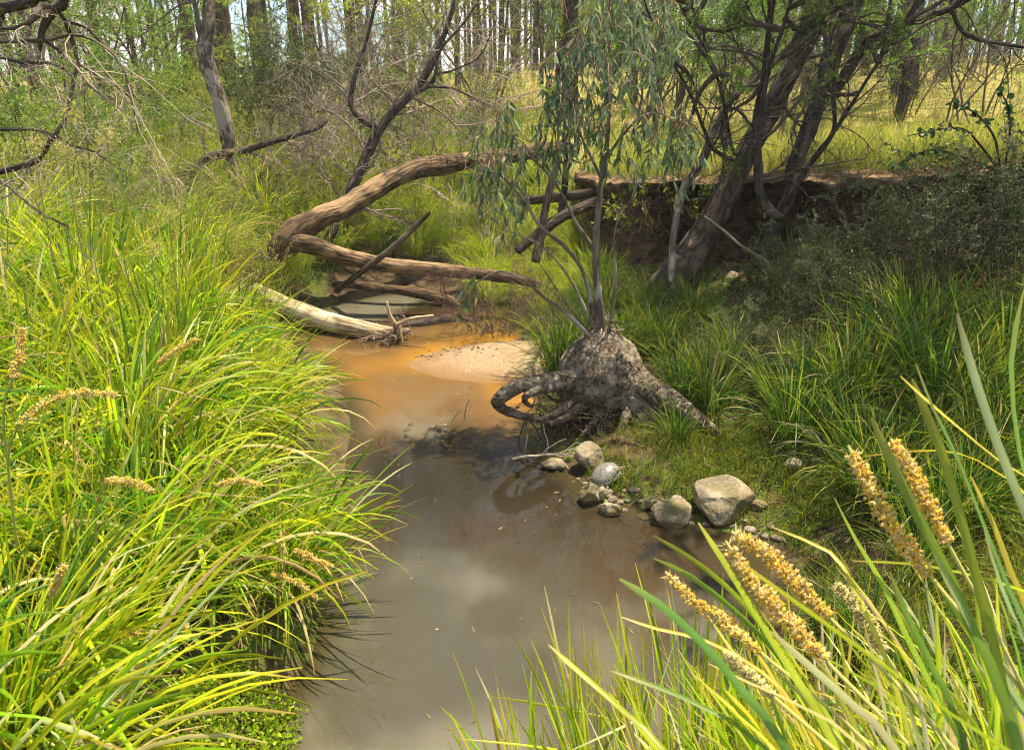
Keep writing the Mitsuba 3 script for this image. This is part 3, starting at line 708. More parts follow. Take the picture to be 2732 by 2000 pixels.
crown_of(k, _g, np.array([(3.9, 9.9, 4.2), (4.1, 10, 4.8), (4.2, 10., 5.3), (4.3, 10.1, 5.9), (4.4, 10.1, 6.4), (4.3, 10.1, 5.7), (4.003, 8.75, 3.168), (4.401, 8.6, 3.316), (4.813, 8.4, 3.585)]), np.array([(-1, -1, .9), (-1, .5, .5), (1, -.6, .6), (-.4, -.9, .9), (.3, .2, 1), (.9, .3, .8), (-.1, -.6, .8), (.2, -.8, .5), (.6, -.5, .7)]), 7500)
_mb = MB()  # two unseen limbs added overhead, placed to shade the right bank
limb(_mb, [(3.45, 9.55, 3.3, .09), (3.6, 8.8, 4.3, .075), (3.5, 7.9, 4.9, .055), (3.1, 7.1, 5.15, .035), (2.6, 6.4, 5.25, .02), (2.2, 5.9, 5.3, .01)], .08, 9, .1, .05, 3)
part(k, 'limb', _mb.ply('dark_bark'))
_mb = MB()
limb(_mb, [(3.6, 8.8, 4.3, .05), (4.2, 8.0, 5.0, .04), (4.8, 7.0, 5.3, .025), (4.4, 6.1, 5.3, .018), (3.2, 5.2, 5.4, .01)], .08, 9, .1, .05, 4)
part(k, 'limb', _mb.ply('dark_bark'))
_st = np.array([(2.6, 6.2, 5.2), (2.2, 5.9, 5.25), (2.5, 6.9, 5.1), (2.3, 5.7, 5.3), (2.8, 6.0, 5.2), (3.6, 8.6, 4.4), (4.6, 6.6, 5.2), (4.2, 6.0, 5.3), (3.7, 5.6, 5.4), (3.3, 5.3, 5.4), (3.55, 8.1, 4.75), (3.5, 7.9, 4.9), (3.4, 7.5, 5.05), (3.3, 7.1, 5.2), (3.2, 6.8, 5.25), (3.1, 6.6, 5.3), (3.9, 8.4, 4.7), (4.2, 8.0, 5.0), (4.5, 7.5, 5.2), (4.8, 7.0, 5.4), (5.1, 6.3, 5.5), (3.5, 7.7, 5.0), (4.95, 6.6, 5.45), (4.4, 7.7, 5.1)])
crown_of(k, _g, _st, _g.normal(0, 1, _st.shape) * (1, 1, .3) + (-.1, -.2, .25), 19000, (.9, 1.7), (.075, .020))  # foliage added above the view so its dappled shade covers the rocks
STEMS = [
    ('slim dark stem rising straight in front of the left leaning tree', 'dark_bark', [(2.888, 8.5, 1.251, 0.04865), (2.757, 8.4, 1.316, 0.04798), (2.604, 8.4, 1.523, 0.04755), (2.551, 8.45, 1.868, 0.04711), (2.52, 8.5, 2.278, 0.04421), (2.56, 8.55, 2.627, 0.03687), (2.566, 8.6, 2.985, 0.02965), (2.571, 8.6, 3.214, 0.02483), (2.607, 8.65, 3.491, 0.02018), (2.654, 8.7, 3.972, 0.01103)], 1),
    ('thin dark stem branching right from the slim straight stem', 'dark_bark', [(2.53, 8.45, 2.307, 0.02772), (2.539, 8.4, 2.653, 0.02487), (2.568, 8.4, 2.83, 0.02243), (2.636, 8.4, 3.085, 0.01773), (2.695, 8.4, 3.389, 0.0153), (2.774, 8.4, 3.777, 0.008581)], .9),
    ('pale brown slender trunk curving right above the lip of the earth bank', 'sapling_bark', [(1.669, 8.1, 0.644, 0.03582), (1.71, 8.3, 1.123, 0.03588), (1.794, 8.5, 1.433, 0.04104), (1.895, 8.6, 1.629, 0.04599), (2.003, 8.7, 1.759, 0.04381), (2.158, 8.75, 2.165, 0.03849), (2.263, 8.75, 2.366, 0.03339), (2.356, 8.7, 2.497, 0.02829), (2.518, 8.65, 2.643, 0.02329), (2.73, 8.6, 2.833, 0.01837), (3.18, 8.6, 3.214, 0.01354), (3.452, 8.6, 3.406, 0.01119)], .5),
    ('thin stem bending up to the left from the left leaning tree', 'dark_bark', [(2.378, 8.7, 1.806, 0.02186), (2.108, 8.6, 1.946, 0.02149), (1.982, 8.5, 2.145, 0.01872), (1.799, 8.5, 2.502, 0.01613), (1.591, 8.5, 2.831, 0.01362), (1.348, 8.5, 3.24, 0.01114), (1.236, 8.5, 3.556, 0.006585)], 1.2),
    ('second thin stem bending up to the left from the left leaning tree', 'dark_bark', [(2.39, 8.7, 1.881, 0.01937), (2.304, 8.55, 1.96, 0.01898), (2.092, 8.4, 2.551, 0.0159), (1.932, 8.4, 2.875, 0.01343), (1.8, 8.4, 3.056, 0.0111), (1.596, 8.4, 3.35, 0.008758), (1.435, 8.4, 3.585, 0.006495)], 1.2),
    ('upright thin stem between the right leaning tree and its long limb', 'dark_bark', [(3.058, 8.6, 1.619, 0.02179), (3.309, 8.5, 2.1, 0.02111), (3.278, 8.5, 2.437, 0.01848), (3.227, 8.5, 2.755, 0.01822), (3.084, 8.5, 3.06, 0.01572), (2.931, 8.5, 3.357, 0.01329), (2.844, 8.5, 3.674, 0.008731)], 1),
    ('straight thin stem slanting far right from the foot of the right leaning tree', 'dark_bark', [(2.94, 8.5, 1.376, 0.02662), (3.019, 8.4, 1.69, 0.02833), (3.128, 8.4, 1.892, 0.02574), (3.262, 8.35, 2.124, 0.02072), (3.488, 8.3, 2.599, 0.01568), (3.735, 8.3, 3.052, 0.01097), (3.972, 8.3, 3.42, 0.006466)], 1),
    ('dead grey sapling slanting before the left leaning tree into the hollow', 'pale_wood', [(1.987, 8.2, 1.311, 0.01173), (2.215, 8.15, 1.152, 0.01409), (2.405, 8.1, 1.006, 0.0141), (2.64, 8.05, 0.874, 0.01645), (2.684, 8, 0.766, 0.01879)], .5)]
for _i, (_l, _m, _p, _k) in enumerate(STEMS):
    k = bare_tree('thin_tree', _l, _m, [('stem', _p, _k)], 71 + _i * 5, 12, (.5, 1.2), (.075, .06, .05), up=.35, cat='tree')
    if _i < 7:      # sprays of small bright leaves on the upper stems
        _gg = np.random.default_rng(171 + _i)
        _q = catmull(np.array(_p), .1)
        _j = _gg.integers(len(_q) // 2, len(_q), 7)
        crown_of(k, _gg, _q[_j, :3], _gg.normal(0, 1, (7, 3)) + (0, 0, .4), 1100, (.35, .9), (.055, .013), ((.16, .30, .04), (.24, .40, .06), (.10, .2, .04)), kids=4)

# ---------------------------------------------------------------- the overhanging bare tree at the upper left
k = bare_tree('overhanging_tree', 'grey bare tree reaching in at the upper left with drooping thin branches', 'rough_bark', [
    ('trunk', [(-4.5, 5.3, .8, .14), (-4.3, 5.2, 2.2, .13), (-4.1, 5.1, 3.6, .11), (-3.8, 5.0, 5.0, .08), (-3.7, 5.1, 6.2, .05)], .6),
    ('limb', [(-4.15, 5.1, 3.4, .05), (-3.06, 4.9, 2.981, 0.03347), (-2.834, 4.8, 3.026, 0.03265), (-2.624, 4.7, 3.046, 0.02699), (-2.437, 4.6, 3.082, 0.02393)], .3),
    ('limb', [(-3.95, 5.0, 4.2, .05), (-2.565, 4.7, 3.303, 0.02881), (-2.368, 4.6, 3.056, 0.02638), (-2.427, 4.6, 3.012, 0.02527), (-2.497, 4.6, 2.944, 0.02179), (-2.539, 4.6, 2.864, 0.01463), (-2.567, 4.6, 2.766, 0.007373)], .5),
    ('limb', [(-2.426, 4.6, 3.017, 0.01564), (-2.464, 4.55, 3.026, 0.01902), (-2.47, 4.5, 2.978, 0.01888), (-2.554, 4.5, 2.928, 0.01422), (-2.616, 4.5, 2.917, 0.009491), (-2.772, 4.5, 2.919, 0.005931)], .3),
    ('branch', [(-2.42, 4.6, 3.012, 0.01203), (-2.383, 4.6, 2.959, 0.01088), (-2.324, 4.6, 2.937, 0.009689), (-2.255, 4.6, 2.908, 0.008499), (-2.206, 4.6, 2.846, 0.008544), (-2.152, 4.6, 2.794, 0.007356), (-2.106, 4.6, 2.688, 0.006184), (-2.106, 4.6, 2.593, 0.004987), (-2.086, 4.6, 2.55, 0.003753)], .8),
    ('branch', [(-2.835, 4.5, 2.858, 0.00954), (-2.694, 4.5, 2.849, 0.009547), (-2.466, 4.5, 2.854, 0.009544), (-2.319, 4.5, 2.882, 0.00833), (-2.214, 4.5, 2.86, 0.007154), (-2.117, 4.5, 2.792, 0.005997), (-2.09, 4.5, 2.729, 0.004823)], .9),
    ('branch', [(-2.461, 4.5, 2.854, 0.008351), (-2.376, 4.5, 2.792, 0.008395), (-2.322, 4.5, 2.747, 0.008428), (-2.268, 4.5, 2.643, 0.007288), (-2.193, 4.5, 2.577, 0.006108), (-2.105, 4.5, 2.507, 0.004915)], .9),
    ('branch', [(-2.89, 4.6, 2.794, 0.009808), (-2.771, 4.6, 2.776, 0.009823), (-2.652, 4.6, 2.748, 0.009845), (-2.501, 4.6, 2.741, 0.00862), (-2.413, 4.6, 2.677, 0.007428), (-2.367, 4.6, 2.581, 0.004992), (-2.316, 4.6, 2.457, 0.003782)], .9),
    ('branch', [(-2.383, 4.6, 2.959, 0.01209), (-2.388, 4.65, 2.87, 0.01232), (-2.406, 4.7, 2.784, 0.01128), (-2.403, 4.7, 2.749, 0.01006), (-2.455, 4.7, 2.653, 0.01141), (-2.489, 4.7, 2.559, 0.01149), (-2.557, 4.7, 2.428, 0.01291), (-2.657, 4.7, 2.321, 0.01432), (-2.731, 4.7, 2.23, 0.01573), (-2.834, 4.7, 2.192, 0.01709), (-2.976, 4.7, 2.158, 0.01714), (-3.141, 4.7, 2.13, 0.01718)], .7),
    ('branch', [(-2.853, 4.4, 2.422, 0.009685), (-2.733, 4.4, 2.417, 0.009689), (-2.547, 4.4, 2.417, 0.008478), (-2.449, 4.4, 2.387, 0.007285), (-2.352, 4.4, 2.338, 0.006096), (-2.246, 4.4, 2.303, 0.004892), (-2.16, 4.4, 2.229, 0.003692)], .8),
    ('branch', [(-2.406, 4.7, 2.744, 0.008805), (-2.314, 4.7, 2.688, 0.007582), (-2.216, 4.7, 2.626, 0.007621), (-2.142, 4.7, 2.559, 0.006385), (-2.14, 4.7, 2.467, 0.005146), (-2.135, 4.7, 2.371, 0.003889)], 1.0),
    ('branch', [(-2.867, 4.3, 2.107, 0.01095), (-2.734, 4.3, 2.155, 0.00969), (-2.653, 4.3, 2.083, 0.008531), (-2.552, 4.3, 1.986, 0.007372), (-2.419, 4.3, 1.913, 0.004945)], .8)], 111, 5, (.3, .8), (.27, .235, .19), up=-.3)

# ---------------------------------------------------------------- stump with its arched roots
def hull_bones(chains, seg):
    out = None
    for ch in chains:
        c = catmull(np.asarray(ch, float), seg)
        for a, b in zip(c[:-1], c[1:]):
            s = [m3.Manifold.sphere(max(p[3], .006), 14).translate([float(x) for x in p[:3]]) for p in (a, b)]
            h = m3.Manifold.batch_hull(s)
            out = h if out is None else out + h
    return out


def organic(man, edge, smooth_it, amp, freq, seed, ridge=None):
    m = man.refine_to_length(edge).to_mesh()
    t = trimesh.Trimesh(m.vert_properties[:, :3], m.tri_verts, process=True)
    trimesh.smoothing.filter_taubin(t, iterations=smooth_it)
    n = t.vertex_normals
    v = np.array(t.vertices)
    d = (meshkit.fbm(v * freq, 3, seed) - 0.5) * amp
    if ridge:
        d += (np.abs(meshkit.fbm(v * np.array(ridge), 3, seed + 3) - 0.5) * -2 + 0.35) * amp * 0.9
    v = v + n * d[:, None]
    return trimesh.Trimesh(v, t.faces, process=False)


STUMP = [[(0.774, 6.05, 0.544, 0.1108), (0.759, 6.03, 0.5, 0.2142), (0.729, 6, 0.44, 0.3247), (0.722, 5.98, 0.365, 0.362)],
         [(0.799, 6, 0.44, 0.2029), (0.906, 5.94, 0.357, 0.2058), (0.996, 5.85, 0.275, 0.1894), (1.053, 5.76, 0.183, 0.1662), (1.087, 5.66, 0.071, 0.1362), (1.114, 5.6, -0.059, 0.08944)],
         [(0.657, 6, 0.381, 0.2221), (0.54, 5.92, 0.38, 0.1354), (0.441, 5.86, 0.385, 0.08339)],
         [(0.766, 6.15, 0.282, 0.1331), (0.764, 6.3, -0.031, 0.1184), (0.749, 6.3, -0.249, 0.1118)]]
ROOTS = [[(0.741, 5.95, 0.377, 0.1103), (0.566, 5.85, 0.416, 0.08312), (0.396, 5.75, 0.455, 0.06749), (0.231, 5.62, 0.491, 0.05907), (0.073, 5.5, 0.508, 0.05451), (-0.035, 5.42, 0.482, 0.05222), (-0.11, 5.4, 0.418, 0.0472), (-0.077, 5.44, 0.342, 0.0375), (0.026, 5.5, 0.267, 0.03111), (0.163, 5.56, 0.206, 0.02451), (0.307, 5.62, 0.14, 0.01596), (0.432, 5.62, 0.089, 0.008894)],
         [(0.526, 5.8, 0.401, 0.05385), (0.356, 5.66, 0.43, 0.04211), (0.205, 5.54, 0.456, 0.03439), (0.114, 5.46, 0.444, 0.02719), (0.094, 5.48, 0.384, 0.01882), (0.15, 5.52, 0.322, 0.01037)],
         [(0.85, 5.95, 0.4, 0.1578), (0.997, 5.82, 0.381, 0.1262), (1.118, 5.68, 0.368, 0.1024), (1.22, 5.56, 0.35, 0.08679), (1.307, 5.46, 0.307, 0.07539), (1.413, 5.36, 0.255, 0.06091), (1.477, 5.28, 0.236, 0.04014), (1.536, 5.26, 0.198, 0.01337)],
         [(0.627, 5.9, 0.341, 0.06581), (0.5, 5.75, 0.293, 0.03944), (0.385, 5.6, 0.261, 0.02809), (0.289, 5.5, 0.255, 0.02075), (0.176, 5.42, 0.254, 0.01196)],
         [(0.664, 5.9, 0.318, 0.05492), (0.547, 5.7, 0.26, 0.03565), (0.424, 5.55, 0.225, 0.02794), (0.298, 5.45, 0.217, 0.01548)],
         [(1.005, 5.85, 0.322, 0.07993), (1.117, 5.7, 0.275, 0.057), (1.178, 5.5, 0.202, 0.04511), (1.203, 5.42, 0.03, 0.0277)],
         [(0.928, 5.8, 0.264, 0.05427), (0.883, 5.62, 0.186, 0.03538), (0.816, 5.5, 0.087, 0.02271), (0.732, 5.42, 0.03, 0.01385)],
         [(0.775, 5.9, 0.302, 0.04764), (0.705, 5.7, 0.229, 0.02858), (0.602, 5.55, 0.141, 0.0193), (0.525, 5.45, 0.103, 0.01039)]]
stump = thing('tree_stump', 'old grey tree stump at the right water edge, one arched root looped over the water', 'stump')
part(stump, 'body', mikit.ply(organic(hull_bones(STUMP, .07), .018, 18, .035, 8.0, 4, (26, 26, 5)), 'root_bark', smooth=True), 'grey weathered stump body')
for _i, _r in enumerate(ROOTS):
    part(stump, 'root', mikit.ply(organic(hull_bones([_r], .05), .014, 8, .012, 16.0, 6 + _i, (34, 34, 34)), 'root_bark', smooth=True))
_g = np.random.default_rng(12)
_mb = MB()
_S = np.vstack([np.array((0.431, 5.65, 0.231)) + _g.normal(0, (.16, .10, .05), (60, 3)), np.array((0.726, 5.75, 0.207)) + _g.normal(0, (.22, .08, .07), (60, 3))])
add_branches(_mb, grow(_g, _S, _g.normal(0, .6, (120, 3)) + (-.25, -.3, -.6), _g.uniform(.15, .45, 120), _g.uniform(.003, .010, 120), [dict(m=7, w=.3, kids=2.5), dict(m=5, w=.35)]), col=(.05, .038, .028), rng=_g, var=.5)
part(stump, 'root_fibres', _mb.ply('twig_material'), 'dark hanging tangle of fine roots', kind='stuff')
_mb = MB()
_n = 70
_a = _g.uniform(0, 6.28, _n)
_b = np.array((0.73, 6.02, 0.64)) + np.stack([np.cos(_a) * .05, np.sin(_a) * .05, _g.uniform(-.10, .20, _n)], 1)
_C = blade_lines(_g, _b, _a, _g.uniform(.3, 1.2, _n), _g.uniform(1.5, 4.0, _n), _g.uniform(.06, .2, _n), 8, 1.0, .8)
_mb.add(*ribbons(_g, _C, _g.uniform(.006, .014, _n), palette(_g, _n, [(.28, .23, .18), (.2, .14, .10), (.36, .32, .27)], (1, 1, 1)), tipamt=0.))
part(stump, 'bark_strip', _mb.ply('twig_material'), 'curled strips of peeling bark', kind='stuff')

# ---------------------------------------------------------------- eucalypt sapling growing out of the stump
sap = thing('eucalypt_sapling', 'pale slender eucalypt sapling with drooping blue-green leaves growing from the old stump', 'tree')
SAP = [[(0.753, 6.05, 0.52, 0.0703), (0.723, 6.05, 0.715, 0.06222), (0.697, 6.05, 0.905, 0.05069), (0.665, 6.05, 1.165, 0.03567), (0.646, 6.05, 1.381, 0.0317), (0.645, 6.05, 1.592, 0.02957), (0.661, 6.05, 1.798, 0.02577), (0.684, 6.05, 1.999, 0.02207), (0.703, 6.05, 2.196, 0.01845), (0.708, 6.05, 2.45, 0.01486), (0.702, 6.05, 2.727, 0.01136), (0.681, 6.05, 2.995, 0.007974), (0.679, 6.05, 3.253, 0.006272)],
       [(0.656, 6.02, 0.858, 0.02168), (0.55, 5.95, 1.255, 0.01747), (0.388, 5.9, 1.476, 0.01711), (0.234, 5.85, 1.612, 0.01515), (0.112, 5.85, 1.782, 0.01333), (0.002, 5.8, 1.923, 0.01147), (-0.083, 5.8, 2.003, 0.009779), (-0.177, 5.8, 2.035, 0.006506), (-0.256, 5.78, 1.967, 0.00407)],
       [(0.638, 6.05, 1.424, 0.02108), (0.569, 6.1, 1.513, 0.01761), (0.488, 6.1, 1.618, 0.01575), (0.386, 6.1, 1.825, 0.0121), (0.227, 6.1, 2.027, 0.01025), (0.073, 6.1, 2.159, 0.008472), (-0.062, 6.1, 2.289, 0.005043), (-0.112, 6.1, 2.385, 0.003342)],
       [(0.7, 6.05, 2.098, 0.0135), (0.8, 6, 2.264, 0.0116), (0.918, 5.95, 2.392, 0.00978), (1.046, 5.95, 2.423, 0.006507), (1.181, 5.95, 2.361, 0.0049)],
       [(0.68, 6.05, 1.933, 0.01363), (0.582, 6.1, 2.126, 0.01188), (0.479, 6.15, 2.318, 0.008457), (0.374, 6.15, 2.446, 0.006713), (0.289, 6.15, 2.525, 0.00501)],
       [(0.706, 6.05, 2.419, 0.01158), (0.828, 6.1, 2.635, 0.008226), (0.948, 6.1, 2.818, 0.006506), (1.04, 6.1, 2.908, 0.004851)],
       [(0.706, 6.05, 2.574, 0.009829), (0.55, 6, 2.787, 0.008014), (0.449, 6, 2.934, 0.004763), (0.383, 6, 3.05, 0.003151)],
       [(0.719, 6, 0.597, 0.02194), (0.472, 5.9, 0.913, 0.01769), (0.248, 5.85, 1.091, 0.0139), (0.073, 5.8, 1.246, 0.01025), (-0.113, 5.75, 1.31, 0.006752), (-0.332, 5.7, 1.184, 0.004219)],
       [(0.753, 6, 0.655, 0.01823), (0.787, 5.95, 0.972, 0.01421), (0.802, 5.95, 1.262, 0.01048), (0.768, 5.95, 1.542, 0.008588), (0.825, 5.95, 1.78, 0.005079)],
       [(0.677, 6, 0.731, 0.01633), (0.507, 6.05, 1.091, 0.01254), (0.307, 6.1, 1.37, 0.008878), (0.076, 6.1, 1.513, 0.007044), (-0.065, 6.1, 1.566, 0.004389)]]
_g = np.random.default_rng(77)
_pts = []
for _i, _r in enumerate(SAP):
    _mb = MB()
    _c = limb(_mb, [(*q[:3], q[3] * .85) for q in _r], .04, 9, .09, .02, 80 + _i)
    part(sap, 'trunk' if _i == 0 else 'branch', _mb.ply('sapling_bark'))
    _pts.append(_c[len(_c) // 3:, :3])
_pts = np.vstack(_pts)
_mb = MB()
_n = 6
_S = np.array((0.706, 6, 0.635)) + _g.normal(0, (.04, .04, .05), (_n, 3))
_D = np.column_stack([_g.uniform(-1.1, .35, _n), _g.normal(-.1, .25, _n), _g.uniform(.55, 1.1, _n)])
_lv = grow(_g, _S, _D, _g.uniform(.5, 1.15, _n), _g.uniform(.004, .008, _n), [dict(m=8, w=.07, kids=3.5, end=.4, t=(0, 0, .1)), dict(m=5, w=.16, kids=1.5), dict(m=4, w=.2)])
add_branches(_mb, _lv, (5, 4, 3), (.14, .105, .085), _g, .4)
part(sap, 'shoots', _mb.ply('twig_material'), 'thin bare shoots fanning up from the base', kind='stuff')
LOBES = [((0.698, 6.05, 2.817), .56, .58, .5, 74), ((0.493, 6.1, 2.289), .30, .3, .27, 32), ((1.03, 6, 2.295), .42, .36, .38, 36), ((0.005, 6.1, 2.256), .34, .25, .26, 30), ((-0.159, 5.85, 2.007), .25, .2, .22, 20), ((-0.062, 5.9, 1.721), .18, .15, .2, 9), ((-0.334, 5.72, 1.179), .10, .1, .16, 4), ((0.873, 6.1, 2.997), .36, .4, .35, 30), ((1.243, 6, 2.103), .16, .15, .16, 7), ((0.367, 6.1, 2.635), .24, .25, .3, 22)]
_tw, _lf, _lc, _seen = MB(), [], [], 0
from scipy.spatial import cKDTree
_tree = cKDTree(_pts)
for (_c0, _a, _b, _cz, _n) in LOBES:
    _q = unit(_g.normal(0, 1, (_n, 3))) * (_g.random((_n, 1)) ** .45) * (_a, _b, _cz) + _c0
    _d, _j = _tree.query(_q)
    _s = _pts[_j]
    _mid = (_s + _q) / 2 + (0, 0, .08) + _g.normal(0, .03, (_n, 3))
    _e = _q + np.stack([_g.normal(0, .05, _n), _g.normal(0, .05, _n), _g.uniform(-.25, -.08, _n)], 1)
    _P = np.stack([_s, _s * .5 + _mid * .5 + (0, 0, .02), _mid, _q * .6 + _mid * .4 + (0, 0, .02), _q, _q * .5 + _e * .5, _e], 1)
    _v, _f, _u = tubes(_P, np.linspace(.0035, .001, 7)[None] * np.ones((_n, 1)), 4)
    _tw.add(_v, _f, _u, (.24, .15, .11))
    _per = 9
    _x = _g.uniform(2.2, 5.99, (_n, _per))
    _i0 = _x.astype(int)
    _fr = (_x - _i0)[..., None]
    _r = np.arange(_n)[:, None]
    _p = _P[_r, _i0] * (1 - _fr) + _P[_r, _i0 + 1] * _fr
    _lf.append(_p.reshape(-1, 3))
part(sap, 'twigs', _tw.ply('twig_material'), kind='stuff')
_lf = np.vstack(_lf)
_n = len(_lf)
_dir = _g.normal(0, .42, (_n, 3)) + (0, 0, -1.0)
_cl = palette(_g, _n, [(.105, .18, .10), (.16, .245, .145), (.26, .345, .23), (.32, .42, .08), (.42, .31, .10)], (6, 6, 5, 2.0, .4))
_ord = np.argsort(_lf[:, 1])
_L, _W = _g.uniform(.07, .13, _n), _g.uniform(.016, .026, _n)
_big = np.zeros(_n, bool)
_big[_g.choice(_n, 220, replace=False)] = True
for _sel in [np.nonzero(~_big)[0]] + [np.array([_q]) for _q in np.nonzero(_big)[0]]:
    _mb = MB()
    _k = len(_sel)
    _mb.add(*leaf_cards(_g, _lf[_sel], _dir[_sel], _L[_sel] * (1.1 if _k == 1 else 1), _W[_sel] * (1.1 if _k == 1 else 1), _cl[_sel], bend=.12))
    part(sap, 'foliage' if _k > 1 else 'leaf', _mb.ply('leaf_material'), kind='stuff' if _k > 1 else None)

# ---------------------------------------------------------------- rocks
def rock(label, centre, size, rot=0.0, seed=0, cuts=9, keep=0.72, mat='rock_material', tilt=0.0):
    g = np.random.default_rng(seed)
    m = trimesh.creation.icosphere(4 if max(size) > .1 else 3, 1.0)
    v = np.array(m.vertices)
    for _ in range(cuts):
        n = unit(g.normal(0, 1, 3))
        h = g.uniform(keep - .12, keep + .16)
        v = v - np.maximum(0, v @ n - h)[:, None] * n
    size = [q * (.70 if 'triangular' in label else .79) for q in size]
    v = v * np.array(size) / 2 / keep
    v = v + unit(v) * ((meshkit.fbm(v * 9 / max(size) * .35 + seed, 4, seed) - .5) * .16 * max(size))[:, None]
    R = trimesh.transformations.euler_matrix(tilt, 0, rot)[:3, :3]
    key = thing('rock', label, 'rock')
    scene[key] = mikit.ply(trimesh.Trimesh(v @ R.T + np.array(centre), m.faces, process=False), mat, smooth=28)


rock('large pale boulder on the right water edge, biggest of the rocks, its right face sunlit', (1.351, 4.476, 0.1), (.42, .32, .30), .3, 4, 8, .70)
rock('triangular grey rock in the water just left of the large pale boulder', (1.049, 4.418, 0.06), (.27, .2, .22), .2, 18, 12, .62)
rock('big pale grey block under the stump roots, behind the turtle', (0.553, 5.107, 0.1), (.21, .18, .22), .1, 9, 10, .72)
rock('low whitish stone in the water left of the pale grey block', (0.303, 5.129, 0.03), (.19, .12, .10), -.2, 21, 8, .8)
rock('wedge-shaped pink-grey rock standing in the water in front of the turtle', (0.534, 4.652, 0.06), (.15, .14, .20), .5, 13, 11, .65)
rock('small flat pale stone at the water edge below the wedge-shaped rock', (0.646, 4.503, 0.03), (.16, .12, .10), .1, 15, 9, .75)
rock('little pinkish stone on the bank above the small flat pale stone', (0.667, 4.585, 0.05), (.075, .06, .06), .4, 25, 8, .8)
rock('small brown stone wedged between the turtle and the water', (0.608, 4.659, 0.07), (.08, .07, .08), .4, 26, 8, .8)
rock('little upright grey stone at the water edge between the flat stone and the triangular rock', (0.896, 4.55, 0.05), (.07, .06, .11), .2, 28, 9, .75)
rock('small half-buried stone in the moss right of the large pale boulder', (1.588, 4.441, 0.1), (.12, .1, .07), 0, 29, 8, .8)
rock('orange stone lying just under the water left of the triangular rock', (0.867, 4.462, 0), (.15, .12, .04), .1, 31, 6, .85)
rock('small grey stone in the grass at the tip of the right root', (1.331, 5.336, 0.12), (.08, .07, .09), .1, 32, 8, .8)
rock('pale stone in the moss right of the root tip', (1.876, 4.7, 0.26), (.12, .09, .08), .1, 33, 8, .8)
rock('grey boulder low in the dark hollow of the bank', (2.417, 8.7, 0.503, 0.02564)[:3], (.35, .3, .22), .3, 35, 9, .75)
rock('smaller stone beside the grey boulder in the dark hollow', (2.193, 8.6, 0.455, 0.02542)[:3], (.22, .2, .14), .3, 36, 9, .75)

_g = np.random.default_rng(9)
_pm = MB()
_m = trimesh.creation.icosphere(2, 1.0)
for _i in range(70):
    _t = _g.random()
    _a, _b = ((.36, 5.1), (.6, 4.72), (1.0, 4.55), (1.45, 4.3), (1.62, 4.1))[int(_t * 4)], ((.36, 5.1), (.6, 4.72), (1.0, 4.55), (1.45, 4.3), (1.62, 4.1))[int(_t * 4) + 1]
    _q = np.array(_a) + (np.array(_b) - _a) * (_t * 4 % 1) + _g.normal(0, .05, 2)
    _s = _g.uniform(.008, .026) * (1 if _g.random() < .85 else 1.6)
    _c = _m.vertices * (_s * 1.2, _s, _s * .75) * (1 + .25 * (meshkit.noise(_m.vertices * 1.7 + _i, 3)[:, None] - .5))
    _pm.add(_c + (_q[0], _q[1], max(float(ground_z(*_q)), -.01) + _s * .2), _m.faces, None, palette(_g, 1, [(.15, .13, .09), (.1, .085, .06), (.2, .175, .13)], (1, 1, 1)))
stuff('gravel', _pm.ply('twig_material'), 'small stones and gravel along the right water edge between the rocks', 'gravel')

# ---------------------------------------------------------------- turtle
_g = np.random.default_rng(2)
tur = thing('turtle', 'grey freshwater turtle basking on the mossy bank behind the wedge-shaped rock', 'turtle')
_m = trimesh.creation.icosphere(5, 1.0)
_v = np.array(_m.vertices)
_x, _y, _z = _v.T
_rim = np.exp(-((_z / .16) ** 2))
_up = np.where(_z > 0, _z * .55, _z * .22)
_sc = MB()
# scutes: a row of five along the spine, four each side, and the rim plates
_cent = np.array([(-.78, 0), (-.4, 0), (0, 0), (.4, 0), (.78, 0), (-.55, .55), (-.18, .6), (.2, .6), (.55, .55), (-.55, -.55), (-.18, -.6), (.2, -.6), (.55, -.55)])
_dist = np.sort(np.hypot(_x[:, None] - _cent[:, 0], (_y[:, None] - _cent[:, 1]) * 1.15), 1)
_edge_d = _dist[:, 1] - _dist[:, 0]
_gro = np.exp(-((_edge_d / .035) ** 2)) * (_z > .1)
_ang = np.arctan2(_y, _x)
_gro = np.maximum(_gro, np.exp(-((np.sin(_ang * 12) / .18) ** 2)) * (np.abs(_z - .12) < .14) * .8)
_gro = np.maximum(_gro, np.exp(-(((_z - .26) / .03) ** 2)) * .8)
_s = 1 + .06 * _rim - .022 * _gro
_V = np.stack([_x * .098 * _s * (1 - .06 * _x), _y * .075 * _s, _up * .115 * _s], 1)
_col = np.array((.15, .155, .15)) * (1 + .35 * (meshkit.fbm(_v * 4, 4, 3) - .5))[:, None] * (1 - .45 * _gro)[:, None]
_col = _col * (1 - .5 * (meshkit.fbm(_v * 9, 3, 8) > .62))[:, None]
_ax = unit((.72, .58, .30))
_nz = unit(np.array((-.42, -.36, .85)) - _ax * np.dot(_ax, (-.42, -.36, .85)))
_mx = np.stack([_ax, np.cross(_nz, _ax), _nz], 1) * 1.18
_mt = _mx, np.array((0.653, 4.86, 0.092)) + (0, 0, .0)
_sc.add(_V @ _mt[0].T + _mt[1], _m.faces, None, _col)
scene['shell_material'] = {'type': 'principled', 'base_color': VC, 'roughness': 0.32, 'specular': 0.5}
part(tur, 'shell', _sc.ply('shell_material'), 'domed grey shell with faint scute lines')


def turtle_bit(name, chain, r):
    h = hull_bones([[(*c, rr) for c, rr in zip(chain, r)]], .02)
    m = organic(h, .006, 4, .002, 60, 1)
    part(tur, name, mikit.ply((np.array(m.vertices) @ _mt[0].T + _mt[1], m.faces), 'shell_material', smooth=True, color=np.tile((.13, .13, .115), (len(m.vertices), 1))))


